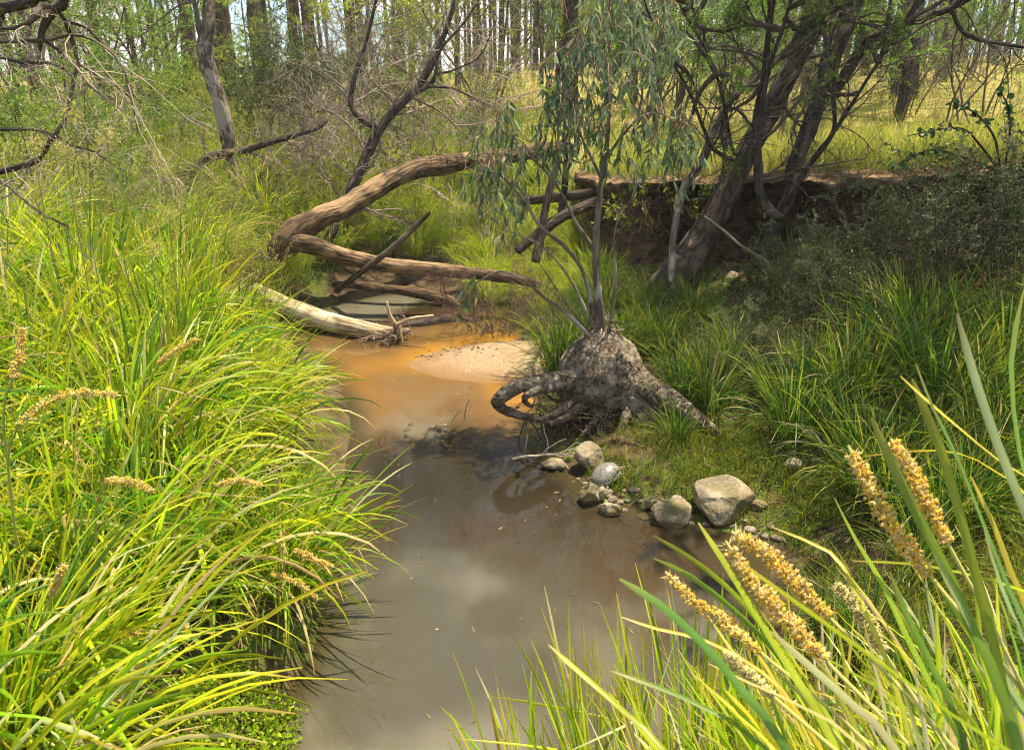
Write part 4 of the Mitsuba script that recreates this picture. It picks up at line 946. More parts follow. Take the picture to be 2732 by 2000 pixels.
turtle_bit('head', [(-.075, .0, -.006), (-.096, .012, -.008), (-.104, .028, -.009), (-.104, .042, -.010)], (.013, .012, .014, .009))
turtle_bit('foot', [(-.055, -.055, -.012), (-.068, -.070, -.02), (-.078, -.074, -.024)], (.013, .011, .008))
turtle_bit('foot', [(-.055, .055, -.012), (-.068, .070, -.02), (-.078, .074, -.024)], (.013, .011, .008))
turtle_bit('foot', [(.06, -.05, -.012), (.072, -.060, -.02), (.080, -.062, -.024)], (.013, .011, .008))
turtle_bit('foot', [(.06, .05, -.012), (.072, .060, -.02), (.080, .062, -.024)], (.013, .011, .008))
turtle_bit('tail', [(.080, 0, -.012), (.093, .004, -.018), (.100, .01, -.022)], (.008, .005, .003))

# ---------------------------------------------------------------- twigs standing in the water
for _l, _S, _D in (('pale forked dead twig standing in the water before the looped root', (-0.386, 5.75, 0.12), (.12, 0, 1)), ('small pale dead twig left of the forked twig, leaning in the water', (-0.491, 5.7, 0.111), (.3, .1, .8)), ('short pale twig lying on the water left of the standing twigs', (-0.678, 5.847, 0.004), (1, .25, .10))):
    _mb = MB()
    _gg = np.random.default_rng(len(_l))
    add_branches(_mb, grow(_gg, np.array([_S]) - (0, 0, .02), np.array([_D]), np.array([.24]), np.array([.006]), [dict(m=7, w=.22, kids=3, least=2, end=.4, ang=(.4, .8)), dict(m=5, w=.3)]), (6, 5), (.42, .34, .25))
    k = thing('twig', _l, 'twig')
    scene[k] = _mb.ply('twig_material')
_mb = MB()
_gg = np.random.default_rng(4)
add_branches(_mb, grow(_gg, np.array([(0.005, 5.274, 0)]), np.array([(1, -.1, .15)]), np.array([.5]), np.array([.012]), [dict(m=9, w=.12, kids=5, least=3), dict(m=5, w=.3)]), (7, 5), (.34, .30, .25))
k = thing('branch', 'whitish dead branch lying in the dark water under the hanging roots', 'branch')
scene[k] = _mb.ply('twig_material')

# ---------------------------------------------------------------- tussocks: a few kinds, each copy a thing of its own
def kind(name, parts):
    scene[name] = {'type': 'shapegroup', **parts}
    return name


def place(name, group_id, x, y, z, rz, s, label, cat, group=None, tilt=(0, 0)):
    key = thing(name, label, cat, group)
    m = T().translate([float(x), float(y), float(z)]).rotate([1, 0, 0], tilt[0]).rotate([0, 1, 0], tilt[1]).rotate([0, 0, 1], float(rz)).scale([float(s)] * 3 if np.isscalar(s) else [float(q) for q in s])
    scene[key] = {'type': 'instance', 'to_world': m, 'shape': {'type': 'ref', 'id': group_id}}
    return key


def mesh_of(*pieces, mat='blade_material'):
    mb = MB()
    for p in pieces:
        mb.add(*p)
    return mb.ply(mat)


def head(rng, x, y, z, dx, dy, l=.22, r=.016, n=40):
    """A pale yellow flower spike standing in a tussock."""
    p = np.array([(0, 0, 0), (dx * .3, dy * .3, z * .55), (dx * .7, dy * .7, z * .9), (dx, dy, z), (dx * 1.25 + .02, dy * 1.25, z + l * .45)]) + (x, y, 0)
    st, fl = spike_mesh(rng, p[1:], r, n, (.50, .38, .08))
    return st, fl


_g = np.random.default_rng(101)
BRIGHT = [(0.24, 0.44, 0.010), (0.44, 0.56, 0.014), (0.10, 0.25, 0.02), (0.50, 0.58, 0.02), (0.54, 0.46, 0.20), (0.60, 0.66, 0.32)]
DEEP = [(0.08, 0.20, 0.014), (0.17, 0.31, 0.02), (0.05, 0.14, 0.02), (0.30, 0.36, 0.02), (0.46, 0.40, 0.2), (0.24, 0.33, 0.16)]
SEDGE = []
for _i in range(6):   # weeping tussocks of the left bank, blown towards the water
    _wt = [(5, 6, 2.5, 3, 1.3, 1.2), (7, 3, 5, 1, 1, .9), (3, 8, 1, 4, 1.2, 1.4), (5, 5, 3, 2, 2.6, 1), (4, 7, 2, 4, 1, 1.6), (6, 4, 4, 2, 1.5, .8)][_i]
    SEDGE.append(kind(f'weeping_tussock_kind_{_i}', {
        'leaves': mesh_of(tuft(_g, 160, .15, (.6, 1.3), (.009, .019), (.05, .75), (.8, 2.8), 10, _wt, BRIGHT, az=(-.35, 1.35), power=1.8),
                          tuft(_g, 50, .14, (.55, 1.1), (.009, .017), (.02, .3), (.2, .8), 7, _wt, BRIGHT),
                          tuft(_g, 60, .2, (.3, .7), (.004, .008), (.6, 1.3), (1.2, 2.4), 6, (0, 0, .5, 1, 4, 1), BRIGHT)),
    }))
UPR = []
for _i in range(4):   # stiff upright tussocks in the shade of the right bank
    UPR.append(kind(f'upright_tussock_kind_{_i}', {
        'leaves': mesh_of(tuft(_g, 150, .12, (.45, .95), (.006, .012), (.02, .45), (.25, 1.5), 7, (5, 5, 4, 1.5, .6, .5), DEEP),
                          tuft(_g, 50, .12, (.5, .9), (.005, .010), (.3, .7), (1.6, 2.5), 8, (3, 3, 2, 2, 1.5, .5), DEEP))}))
FINE = []
for _i in range(3):   # soft fine-leaved tussocks
    FINE.append(kind(f'fine_tussock_kind_{_i}', {'leaves': mesh_of(tuft(_g, 260, .14, (.4, .8), (.0035, .007), (.05, .6), (.6, 2.3), 7, (4, 5, 2, 3, 2, .6), BRIGHT))}))
HEADS = []
for _i in range(3):
    _a, _b = head(_g, 0, 0, .75, .25, -.05 + .06 * _i)
    HEADS.append((_a, _b))


def inside(x, y, poly):
    from matplotlib.path import Path
    return Path(poly).contains_points(np.stack([x, y], 1))


def scatter(rng, poly, step, jitter=.4):
    p = np.array(poly, float)
    xs, ys = np.meshgrid(np.arange(p[:, 0].min(), p[:, 0].max(), step), np.arange(p[:, 1].min(), p[:, 1].max(), step * .87))
    xs[1::2] += step / 2
    x, y = xs.ravel() + rng.uniform(-jitter, jitter, xs.size) * step, ys.ravel() + rng.uniform(-jitter, jitter, xs.size) * step
    import shapely
    k = shapely.contains_xy(shapely.Polygon(poly), x, y)
    return x[k], y[k]


_g = np.random.default_rng(202)


def mass_label(x, y):
    u = x / y      # how far left along the view
    row = 'front' if y < 2.3 else 'second' if y < 3.0 else 'third' if y < 3.8 else 'fourth' if y < 4.6 else 'fifth' if y < 5.4 else 'rearmost'
    col = 'over the water edge' if u > (-.46 if y < 4.5 else -.40) else 'in its middle' if u > -.60 else 'toward the left edge' if u > -.74 else 'at the left edge'
    return f'bright strappy tussock, {row} row of the left bank mass, {col}'


LEFT = [(-1.45, 2.5), (-1.32, 3.2), (-1.38, 4.3), (-1.75, 5.2), (-2.35, 6.2), (-3.1, 6.9), (-4.8, 7.2), (-3.9, 5), (-2.9, 3), (-2.2, 1.7), (-1.75, 1.35)]
for _x, _y in zip(*scatter(_g, LEFT, .44)):
    place('weeping_tussock', SEDGE[_g.integers(6)], _x, _y, ground_z(_x, _y), _g.normal(0, 65), _g.uniform(.62, 1.15), mass_label(_x, _y), 'tussock', 'weeping tussocks massed on the left bank')
for _x, _y, _s, _l in ((-1.22, 3.5, .8, 'arching tussock overhanging the water at the middle of the left bank'), (-1.85, 5.15, .8, 'dark green tussock leaning over the water just before the pale log')):
    place('weeping_tussock', SEDGE[int(_s * 10) % 5], _x, _y, ground_z(_x, _y), 0, _s, _l, 'tussock')
_TALL = [kind(f'tall_tussock_kind_{_i}', {'leaves': mesh_of(tuft(_g, 120, .16, (.8, 1.35), (.009, .015), (.02, .3), (.15, .9), 8, (5, 3, 6, 2, .8, .6), BRIGHT))}) for _i in range(2)]
for _x, _y in ((-2.2, 5.6), (-2.6, 6.1), (-2.5, 5.3), (-2.9, 6.5), (-3.3, 5.9), (-2.3, 4.9), (-3.7, 6.3), (-3.0, 5.2)):
    place('tall_tussock', _TALL[_g.integers(2)], _x, _y, ground_z(_x, _y), _g.uniform(0, 360), _g.uniform(.85, 1.05), 'tall stiff tussock at the back of the left mass, ' + ('before the pale log' if _x > -2.55 else 'behind the bright middle tussocks' if _x > -3.1 else 'toward the left edge'), 'tussock', 'tall stiff tussocks at the back of the left mass')
# tussocks farther up the left bank and along the far water edge
FARLEFT = [(-2.9, 7.6), (-3.0, 9.3), (-2.4, 10.8), (-3.4, 13), (-7, 14), (-8, 9.5), (-5.2, 7.8)]
for _x, _y in zip(*scatter(_g, FARLEFT, 1.0, .5)):
    place('fine_tussock', FINE[_g.integers(3)], _x, _y, ground_z(_x, _y), _g.uniform(0, 360), _g.uniform(.9, 1.5), 'soft green tussock on the far left slope, ' + ('lower part' if _y < 10 else 'upper part') + (' near the mottled trunk' if _x > -4.5 else ' near the left edge'), 'tussock', 'grass tussocks on the far left slope')
EDGE2 = [(-2.75, 8.9), (-2.45, 10.3), (-1.2, 11.1), (.4, 10.5), (1.0, 10.9), (.7, 13), (-2, 13.3), (-3.2, 11)]
for _x, _y in zip(*scatter(_g, EDGE2, .55, .45)):
    place('fine_tussock', FINE[_g.integers(3)], _x, _y, ground_z(_x, _y), _g.uniform(0, 360), _g.uniform(.75, 1.15), 'drooping pale green grass tussock ' + ('at the far water edge under the logs' if _y < 11.3 else 'in the gully beyond the logs') + (', left part' if _x < -1 else ', right part'), 'tussock', 'grass tussocks at the far end of the creek')
EDGE3 = [(-.9, 10.3), (-.2, 9.6), (.5, 8.9), (1.1, 8.9), (1.2, 10.2), (.4, 11), (-.6, 11)]
for _x, _y in zip(*scatter(_g, EDGE3, .42, .45)):
    place('fine_tussock', FINE[_g.integers(3)], _x, _y, ground_z(_x, _y), _g.uniform(0, 360), _g.uniform(.7, 1.0), 'green drooping tussock behind the sand bar under the right ends of the logs', 'tussock', 'tussocks behind the sand bar')
# right bank
SPOTS = [((0.451, 6.886, 0.12), .95, 'dense green tussock left of the sapling, between the sand bar and the stump'), ((0.634, 7.078, 0.15), .8, 'small tussock close behind the stump on its left'),
         ((1.374, 5.954, 0.28), .8, 'green tussock behind the right root, nearest the stump'), ((1.548, 5.671, 0.28), .85, 'bright green tussock behind the right root, close to the root tip'), ((1.195, 5.225, 0.1), .42, 'arching tussock in front of the right root above the rocks'),
         ((3.0, 8.05, 0), .8, 'grass tussock at the foot of the bank right of the right leaning tree'), ((3.35, 7.95, 0), .7, 'grass tussock at the foot of the bank, among the scrub'), ((2.75, 8.0, 0), .65, 'grass tussock close beside the foot of the right leaning tree'),
         ((1.36, 7.187, 0.25), .7, 'tall tussock right behind the stump'), ((1.84, 7.607, 0.3), .72, 'dark tussock before the foot of the leaning trees'), ((1.93, 6.407, 0.35), .7, 'tussock beside the twiggy grey bush')]
for (_p, _s, _l) in SPOTS:
    place('upright_tussock', UPR[int(_s * 100) % 4], _p[0], _p[1], ground_z(_p[0], _p[1]), _s * 900, _s, _l, 'tussock')
MIDR = [(.75, 6.9), (.55, 8.2), (.9, 9.2), (1.5, 8.2), (1.8, 7.0), (1.3, 6.6)]
for _x, _y in zip(*scatter(_g, MIDR, .42, .45)):
    place('upright_tussock', UPR[_g.integers(4)], _x, _y, ground_z(_x, _y), _g.uniform(0, 360), _g.uniform(.5, .72), 'green tussock behind the sapling, between the creek and the leaning trees', 'tussock', 'tussocks behind the sapling')
RIGHT = [(2.0, 4.35), (1.95, 5.0), (2.5, 5.9), (3.0, 6.5), (5.6, 6.3), (4.6, 4.4), (3.4, 3.4), (2.4, 3.6)]
for _x, _y in zip(*scatter(_g, RIGHT, .46, .45)):
    place('upright_tussock', UPR[_g.integers(4)], _x, _y, ground_z(_x, _y), _g.uniform(0, 360), _g.uniform(.65, 1.0) * (1.15 if _y > 5 else .9), 'long-leaved green tussock ' + ('close to the mossy shelf on the right bank' if _y < 4.6 else 'midway up the right bank' if _y < 5.1 else 'halfway between the mossy shelf and the dark shrubs' if _y < 5.5 else 'high on the right bank before the dark shrubs') + (', toward the right edge' if _x / _y > .55 else ''), 'tussock', 'tussocks on the right bank')

# ---------------------------------------------------------------- foreground sedges at the lower right, leaf by leaf
_g = np.random.default_rng(303)
NEARC = [(0.30, 0.50, 0.012), (0.48, 0.60, 0.04), (0.18, 0.36, 0.03), (0.60, 0.60, 0.08), (0.64, 0.58, 0.34), (0.58, 0.66, 0.40)]


def split(parent, name, piece, per_v):
    v, f, u, c = piece
    n = len(v) // per_v
    fn = len(f) // n
    for i in range(n):
        mb = MB()
        mb.add(v[i * per_v:(i + 1) * per_v], f[i * fn:(i + 1) * fn] - i * per_v, u[i * per_v:(i + 1) * per_v], c[i * per_v:(i + 1) * per_v])
        part(parent, name, mb.ply('blade_material'))


near = thing('sedge_clump', 'big sedge in the right foreground with broad strappy leaves and yellow flower spikes', 'sedge')
HERO = [  # tip to base, and the width in metres
    ([(0.734, 1.25, 2.329), (0.756, 1.2, 2.236), (0.773, 1.13, 2.147), (0.789, 1.06, 2.073), (0.833, 1, 1.942)], .014, (.30, .38, .17)), ([(0.71, 1.3, 2.223), (0.73, 1.25, 2.158), (0.755, 1.2, 2.096), (0.788, 1.14, 2), (0.819, 1.08, 1.908), (0.844, 1, 1.811)], .019, (.14, .25, .06)),
    ([(0.687, 1.3, 2.199), (0.737, 1.28, 2.158), (0.785, 1.25, 2.119), (0.826, 1.2, 2.087), (0.861, 1.15, 2.071), (0.914, 1.1, 2.024)], .013, (.45, .42, .06)), ([(0.735, 1.35, 2.174), (0.744, 1.3, 2.128), (0.764, 1.25, 2.062), (0.777, 1.18, 1.975), (0.791, 1.1, 1.866), (0.803, 1, 1.738)], .015, (.30, .38, .03)),
    ([(0.648, 1.3, 2.119), (0.679, 1.25, 2.044), (0.707, 1.2, 1.981), (0.747, 1.14, 1.901), (0.772, 1.07, 1.825), (0.787, 0.98, 1.757)], .017, (.16, .29, .03)), ([(0.606, 1.3, 1.955), (0.643, 1.26, 1.887), (0.677, 1.2, 1.83), (0.701, 1.14, 1.768), (0.742, 1.06, 1.68), (0.78, 1, 1.601)], .014, (.25, .34, .03)),
    ([(0.355, 1.3, 1.901), (0.4, 1.25, 1.844), (0.456, 1.18, 1.765), (0.503, 1.1, 1.703), (0.545, 1.02, 1.64)], .016, (.32, .40, .03)), ([(0.292, 1.4, 1.808), (0.365, 1.38, 1.768), (0.434, 1.34, 1.728), (0.506, 1.28, 1.664), (0.571, 1.2, 1.579)], .010, (.22, .36, .02)),
    ([(0.295, 1.4, 1.753), (0.366, 1.37, 1.731), (0.452, 1.32, 1.682), (0.529, 1.25, 1.623), (0.584, 1.18, 1.553)], .010, (.15, .30, .02)), ([(0.276, 0.8, 2.153), (0.333, 0.79, 2.114), (0.396, 0.78, 2.069), (0.46, 0.77, 2.023), (0.537, 0.75, 1.971), (0.605, 0.72, 1.938), (0.648, 0.7, 1.909)], .019, (.26, .36, .012)),
    ([(0.178, 1.1, 1.916), (0.241, 1.08, 1.883), (0.306, 1.05, 1.834), (0.373, 1, 1.77), (0.434, 0.94, 1.705)], .014, (.12, .24, .05)), ([(0.072, 1.25, 1.656), (0.14, 1.2, 1.623), (0.21, 1.13, 1.602), (0.28, 1.05, 1.578)], .012, (.28, .38, .02)),
    ([(0.236, 1.4, 1.605), (0.312, 1.38, 1.59), (0.412, 1.35, 1.582), (0.517, 1.3, 1.545), (0.581, 1.2, 1.5)], .009, (.5, .40, .03)), ([(0.191, 1.2, 1.636), (0.276, 1.18, 1.617), (0.365, 1.15, 1.593), (0.456, 1.1, 1.557)], .012, (.10, .22, .03)),
    ([(0.395, 1.15, 1.636), (0.431, 1.12, 1.612), (0.477, 1.07, 1.578), (0.502, 1, 1.57)], .014, (.5, .44, .02)), ([(0.762, 1.1, 2.016), (0.78, 1.05, 1.939), (0.797, 1, 1.882), (0.84, 0.95, 1.786)], .028, (.22, .33, .16)),
    ([(0.723, 1.15, 1.931), (0.757, 1.1, 1.866), (0.795, 1.06, 1.796), (0.83, 1, 1.738), (0.855, 0.95, 1.694)], .021, (.24, .36, .15)), ([(0.571, 1.5, 1.767), (0.672, 1.42, 1.756), (0.697, 1.35, 1.721), (0.72, 1.25, 1.656), (0.729, 1.15, 1.593)], .011, (.40, .42, .05)),
    ([(0.718, 1.45, 1.965), (0.79, 1.4, 2.003), (0.849, 1.35, 2.024), (0.901, 1.3, 2.008), (0.929, 1.2, 1.981)], .012, (.38, .44, .03)), ([(0.713, 1.4, 1.747), (0.798, 1.35, 1.776), (0.865, 1.28, 1.803), (0.932, 1.2, 1.82), (0.949, 1.1, 1.829)], .010, (.30, .40, .02)),
    ([(0.402, 1, 1.891), (0.466, 0.98, 1.838), (0.532, 0.95, 1.786), (0.587, 0.9, 1.738)], .013, (.42, .44, .20)), ([(0.325, 1.05, 1.786), (0.389, 1.03, 1.766), (0.479, 1, 1.738), (0.562, 0.94, 1.705)], .013, (.36, .42, .18)),
    ([(0.886, 1.35, 1.972), (0.916, 1.3, 1.901), (0.931, 1.24, 1.831), (0.948, 1.15, 1.739)], .012, (.42, .40, .04)), ([(0.709, 1.25, 1.824), (0.731, 1.2, 1.76), (0.752, 1.12, 1.705), (0.763, 1.03, 1.65)], .012, (.15, .28, .03)),
    ([(1.002, 1.5, 2.301), (0.959, 1.42, 2.179), (0.949, 1.32, 2.036), (0.945, 1.2, 1.916)], .012, (.14, .28, .05))]
for _pts, _w, _c in HERO:
    _q = np.array(_pts, float)[::-1]
    _d = unit(_q[0] - _q[1])
    _q = np.vstack([_q[0] + _d * .28 + (0, 0, -.12), _q])
    _q = catmull(_q, .06)
    _mb = MB()
    _mb.add(*ribbons(_g, _q[None], np.array([_w]), np.array([_c]) * 1.3, tip=np.array((.42, .30, .10)), tipamt=.5, twist=.35, taper=9.0, fold=.16))
    part(near, 'leaf', _mb.ply('blade_material'))
for _i, (_pts, _r) in enumerate((([(0.685, 1.45, 1.989), (0.713, 1.38, 1.925), (0.752, 1.32, 1.859), (0.788, 1.26, 1.815)], .026), ([(0.743, 1.4, 2.027), (0.77, 1.35, 1.982), (0.79, 1.3, 1.931), (0.808, 1.26, 1.887)], .021), ([(0.436, 1.35, 1.848), (0.497, 1.31, 1.822), (0.551, 1.27, 1.779), (0.593, 1.22, 1.748)], .022),
                                  ([(0.403, 1.28, 1.872), (0.448, 1.23, 1.818), (0.496, 1.18, 1.775), (0.55, 1.12, 1.735)], .022), ([(0.31, 1.35, 1.754), (0.364, 1.31, 1.712), (0.41, 1.27, 1.699), (0.47, 1.22, 1.668)], .015), ([(0.779, 1.6, 1.546), (0.821, 1.55, 1.512), (0.871, 1.5, 1.434)], .026), ([(0.405, 1.3, 1.692), (0.425, 1.29, 1.687), (0.447, 1.27, 1.67)], .013), ([(0.362, 1.1, 1.767), (0.397, 1.08, 1.745), (0.438, 1.05, 1.719)], .010))):
    _st, _fl = spike_mesh(_g, _pts[::-1], _r * .82, 340 if _r > .02 else 240, (.74, .555, .10) if _i not in (5, 7) else (.62, .54, .30))
    _e = np.array(_pts[-1])
    _d = unit(_e - np.array(_pts[-2]))
    _line = catmull(np.array([_e, _e + _d * .2 + (.02, 0, -.02), _e + _d * .45 + (.05, -.02, -.1)]), .03)
    _st.add(*tubes(_line[None], np.full((1, len(_line)), .0036), 7), (.34, .34, .10))
    _k = part(near, 'flower_spike', _fl.ply('flower_material'), kind='stuff')
    part(_k, 'stalk', _st.ply('twig_material'))


def near_tuft(pos, n, L, W, az, th0, th1, label, seed, weights=(5, 5, 2, 2.5, 1.4, 2.2)):
    g = np.random.default_rng(seed)
    k = thing('sedge_clump', label, 'sedge')
    v, f, u, c = tuft(g, n, .15, L, W, th0, th1, 9, weights, NEARC, az=az, twist=.5)
    split(k, 'leaf', (v + np.array(pos), f, u, c), 30)
    return k


near_tuft((.98, 1.02, .50), 150, (.7, 1.2), (.009, .016), (2.5, .7), (.1, .6), (.5, 1.5), 'dense base of sedge leaves crowding the bottom right corner', 401)
near_tuft((.62, 1.35, .30), 90, (.65, 1.05), (.008, .013), (2.2, .9), (.05, .4), (.3, 1.1), 'sedge clump at the bottom edge left of the corner sedge', 402)
near_tuft((.62, 1.95, .10), 80, (.75, 1.15), (.007, .012), (2.0, 1.2), (.0, .22), (.1, .6), 'tall upright sedge standing in front of the water at the bottom right of centre', 403)
near_tuft((.34, 1.9, .10), 75, (.6, 1.05), (.007, .011), (2.2, 1.2), (.0, .22), (.1, .6), 'upright sedge second from the left along the bottom edge', 404)
near_tuft((.06, 1.85, .10), 54, (.5, .85), (.006, .011), (2.4, 1.2), (.05, .35), (.2, .9), 'short sedge at the bottom centre, leftmost along the bottom edge', 405)
near_tuft((1.05, 1.9, .12), 110, (.6, 1.0), (.007, .012), (2.4, 1.2), (.05, .5), (.3, 1.4), 'sedge clump behind the corner sedge at the right bank', 406)
near_tuft((1.5, 1.55, .40), 120, (.7, 1.15), (.008, .014), (2.6, .9), (.1, .5), (.4, 1.5), 'pale green sedge at the right edge of the view in the foreground', 407)

near_tuft((.80, 1.60, .20), 80, (.6, 1.1), (.008, .014), (2.3, .8), (.05, .5), (.3, 1.3), 'sedge clump in the middle of the foreground group', 408)
near_tuft((1.25, 1.45, .42), 80, (.6, 1.05), (.009, .015), (2.4, .8), (.1, .5), (.4, 1.4), 'sedge clump under the lowest flower spikes at the right', 409)
near_tuft((.75, 1.05, .62), 60, (.4, .75), (.009, .014), (2.2, .9), (.05, .5), (.3, 1.3), 'low sedge clump nearest the camera at the bottom edge', 410)
# arching leaves of the nearest tussock at the lower left, leaf by leaf
_k = thing('weeping_tussock', 'nearest tussock at the lower left with broad arching shiny leaves', 'tussock')
_v, _f, _u, _c = tuft(_g, 110, .28, (.8, 1.3), (.011, .017), (.1, .6), (.9, 2.3), 9, (4, 6, 2, 3, .6, 2), BRIGHT, az=(-.1, 1.0))
split(_k, 'leaf', (_v + np.array((-1.62, 1.65, .42)), _f, _u, _c), 30)
_k = thing('weeping_tussock', 'second nearest tussock on the left, its broad leaves arching over the low herbs', 'tussock')
_v, _f, _u, _c = tuft(_g, 110, .28, (.8, 1.25), (.010, .015), (.1, .6), (.9, 2.4), 9, (4, 6, 2, 3, .6, 2), BRIGHT, az=(-.1, 1.0))
split(_k, 'leaf', (_v + np.array((-1.85, 2.3, .36)), _f, _u, _c), 30)
LSP = [([(-1.65, 2.4, 1.602), (-1.584, 2.45, 1.65), (-1.49, 2.5, 1.674), (-1.34, 2.5, 1.664)], .020), ([(-1.509, 2.6, 1.282), (-1.418, 2.6, 1.275), (-1.34, 2.6, 1.23)], .018), ([(-0.935, 2.9, 0.779), (-0.861, 2.9, 0.737), (-0.776, 2.9, 0.691)], .017), ([(-1.267, 3, 1.042), (-1.167, 3, 1.064), (-1.072, 3, 1.038)], .016), ([(-1.627, 2.4, 1.772), (-1.624, 2.45, 1.833), (-1.624, 2.5, 1.911)], .018), ([(-1.01, 2.8, 0.726), (-0.918, 2.8, 0.692), (-0.83, 2.8, 0.6)], .015), ([(-1.33, 2.2, 0.92), (-1.223, 2.2, 0.91), (-1.095, 2.2, 0.939)], .015), ([(-1.469, 2.1, 1.142), (-1.433, 2.1, 1.211), (-1.415, 2.12, 1.248)], .014), ([(-1.718, 3.6, 1.38), (-1.619, 3.6, 1.45), (-1.501, 3.6, 1.507)], .02)]
_h = thing('flowering_sedge', 'sedge with a curved yellow flower spike arching among the tussocks at the left edge', 'sedge')
LLAB = [None, 'sedge with a short yellow spike in the left tussocks, right of the long curved spike', 'sedge with a yellow spike hanging over the water edge at the middle left', 'sedge with a yellow spike in the middle of the bright left tussocks', 'sedge with an upright yellow spike above the long curved spike at the left', 'sedge with a low yellow spike hanging near the water edge', 'sedge with a brownish spike low in the left tussocks', 'sedge with a small yellow spike at the lower left edge', 'sedge with a pale spike at the back of the left tussocks']
for _i, (_pts, _r) in enumerate(LSP):
    _st, _fl = spike_mesh(_g, _pts if _i != 4 else _pts, _r, 220, (.66, .50, .09))
    _e = np.array(_pts[0])
    _line = catmull(np.array([_e, _e + (-.08, .02, -.15), _e + (-.14, .04, -.5)]), .04)
    _st.add(*tubes(_line[None], np.full((1, len(_line)), .004), 6), (.25, .28, .06))
    _k = _h if _i == 0 else thing('flowering_sedge', LLAB[_i], 'sedge')
    part(_k, 'flower_spike', _fl.ply('flower_material'), kind='stuff')
    part(_k, 'stalk', _st.ply('twig_material'))

# ---------------------------------------------------------------- ground cover
_g = np.random.default_rng(505)


def cover(name, label, cat, n, poly, L, W, weights, cols, th=(.1, .9), segs=3, wz=0.0, dens=None, mat='blade_material', tipamt=.6):
    import shapely
    p = np.array(poly, float)
    pg = shapely.Polygon(poly)
    x, y = [], []
    while len(x) < n:
        a, b = _g.uniform(p[:, 0].min(), p[:, 0].max(), n), _g.uniform(p[:, 1].min(), p[:, 1].max(), n)
        k = shapely.contains_xy(pg, a, b)
        if dens is not None:
            k &= _g.random(n) < dens(a, b)
        x, y = np.r_[x, a[k]], np.r_[y, b[k]]
    x, y = x[:n], y[:n]
    z = ground_z(x, y)
    k = z > wz
    x, y, z = x[k], y[k], z[k]
    m = len(x)
    a = _g.uniform(0, 6.28, m)
    C = blade_lines(_g, np.stack([x, y, z - .01], 1), a, _g.uniform(0, th[0] + .3, m), _g.uniform(*th, m), _g.uniform(*L, m), segs)
    mb = MB()
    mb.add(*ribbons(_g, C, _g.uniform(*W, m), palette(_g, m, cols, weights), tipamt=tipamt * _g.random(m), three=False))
    return stuff(name, mb.ply(mat), label, cat)


def clumpy(scale, lo, hi, seed):
    return lambda a, b: np.clip((meshkit.fbm(np.stack([a, b, 0 * a], -1) * scale, 3, seed) - lo) / (hi - lo), .04, 1)


NEARR = [(1.2, 2.0), (1.5, 1.9), (2.3, 2.4), (2.6, 3.3), (1.9, 3.6), (1.35, 3.0)]
for _x, _y in zip(*scatter(_g, NEARR, .5, .45)):
    place('upright_tussock', UPR[_g.integers(4)], _x, _y, ground_z(_x, _y), _g.uniform(0, 360), _g.uniform(.38, .6), 'short green tussock behind the foreground sedges, before the mossy shelf', 'tussock', 'short tussocks behind the foreground sedges')
SHELF = [(.4, 4.75), (.7, 4.45), (1.2, 4.3), (1.6, 3.95), (1.4, 3.3), (1.15, 2.6), (1.2, 1.9), (2.4, 1.8), (3.4, 3.4), (3.4, 5.5), (2.4, 6.3), (1.1, 5.9), (.7, 5.4)]
MOSSY = [(.22, .29, .01), (.12, .22, .015), (.34, .34, .015), (.08, .16, .02), (.36, .30, .12)]
cover('bank_grass', 'short mossy grass covering the shelf above the rocks on the right bank', 'grass', 24000, SHELF, (.04, .17), (.002, .005), (3, 4, 2, 3, 1), MOSSY, (.3, 1.8), 4, .02, clumpy(2.5, .35, .6, 4))
_n = 52000
_a = _g.uniform(.4, 3.2, _n), _g.uniform(1.9, 6.0, _n)
import shapely
_k = shapely.contains_xy(shapely.Polygon(SHELF), *_a) & (_g.random(_n) < clumpy(2.0, .38, .55, 9)(*_a))
_x, _y = _a[0][_k], _a[1][_k]
_z = ground_z(_x, _y)
_k = _z > .015
_p = np.stack([_x, _y, _z], 1)[_k] + _g.uniform(0, .025, (_k.sum(), 3))
_mb = MB()
_mb.add(*leaf_cards(_g, _p, _g.normal(0, 1, _p.shape) + (0, 0, .8), _g.uniform(.010, .024, len(_p)), _g.uniform(.006, .012, len(_p)), palette(_g, len(_p), [(.34, .35, .012), (.17, .26, .012), (.44, .38, .018), (.08, .15, .015)], (3, 4, 2, 2)), lens=False))
stuff('moss', _mb.ply('leaf_material'), 'bright yellow-green moss and tiny herbs carpeting the right bank shelf', 'moss')
RB = [(.5, 5.6), (.5, 7), (.3, 8.8), (1.1, 9.3), (1.8, 8.9), (3.6, 8.6), (6.5, 7.0), (6, 4), (4, 3), (2.4, 4.4), (2.2, 6)]
cover('bank_grass', 'thin straggling grass and dead blades between the tussocks of the shaded right bank', 'grass', 9000, RB, (.10, .4), (.002, .005), (3, 3, 2, 1.5, 2.2), [(.07, .15, .02), (.12, .2, .02), (.05, .1, .02), (.2, .24, .04), (.3, .24, .13)], (.3, 1.9), 4, .02, clumpy(1.5, .3, .6, 7))
LB = [(-2.2, 7.3), (-2.6, 8.1), (-2.6, 9.4), (-2.1, 10.6), (-.6, 11.1), (.5, 10.5), (1.0, 11.5), (.6, 14), (-2, 16), (-11, 16), (-11, 9), (-7, 5), (-4, 3.4), (-3, 3), (-4, 6)]
SOFT = [(.26, .45, .03), (.42, .55, .06), (.18, .36, .03), (.54, .56, .16), (.56, .52, .26)]
cover('slope_grass', 'tall soft flowering grass covering the sunny far left slope', 'grass', 46000, LB, (.25, .75), (.003, .0065), (4, 4, 3, 2.5, 1.5), SOFT, (.2, 1.6), 5, .02, clumpy(.9, .25, .55, 3))
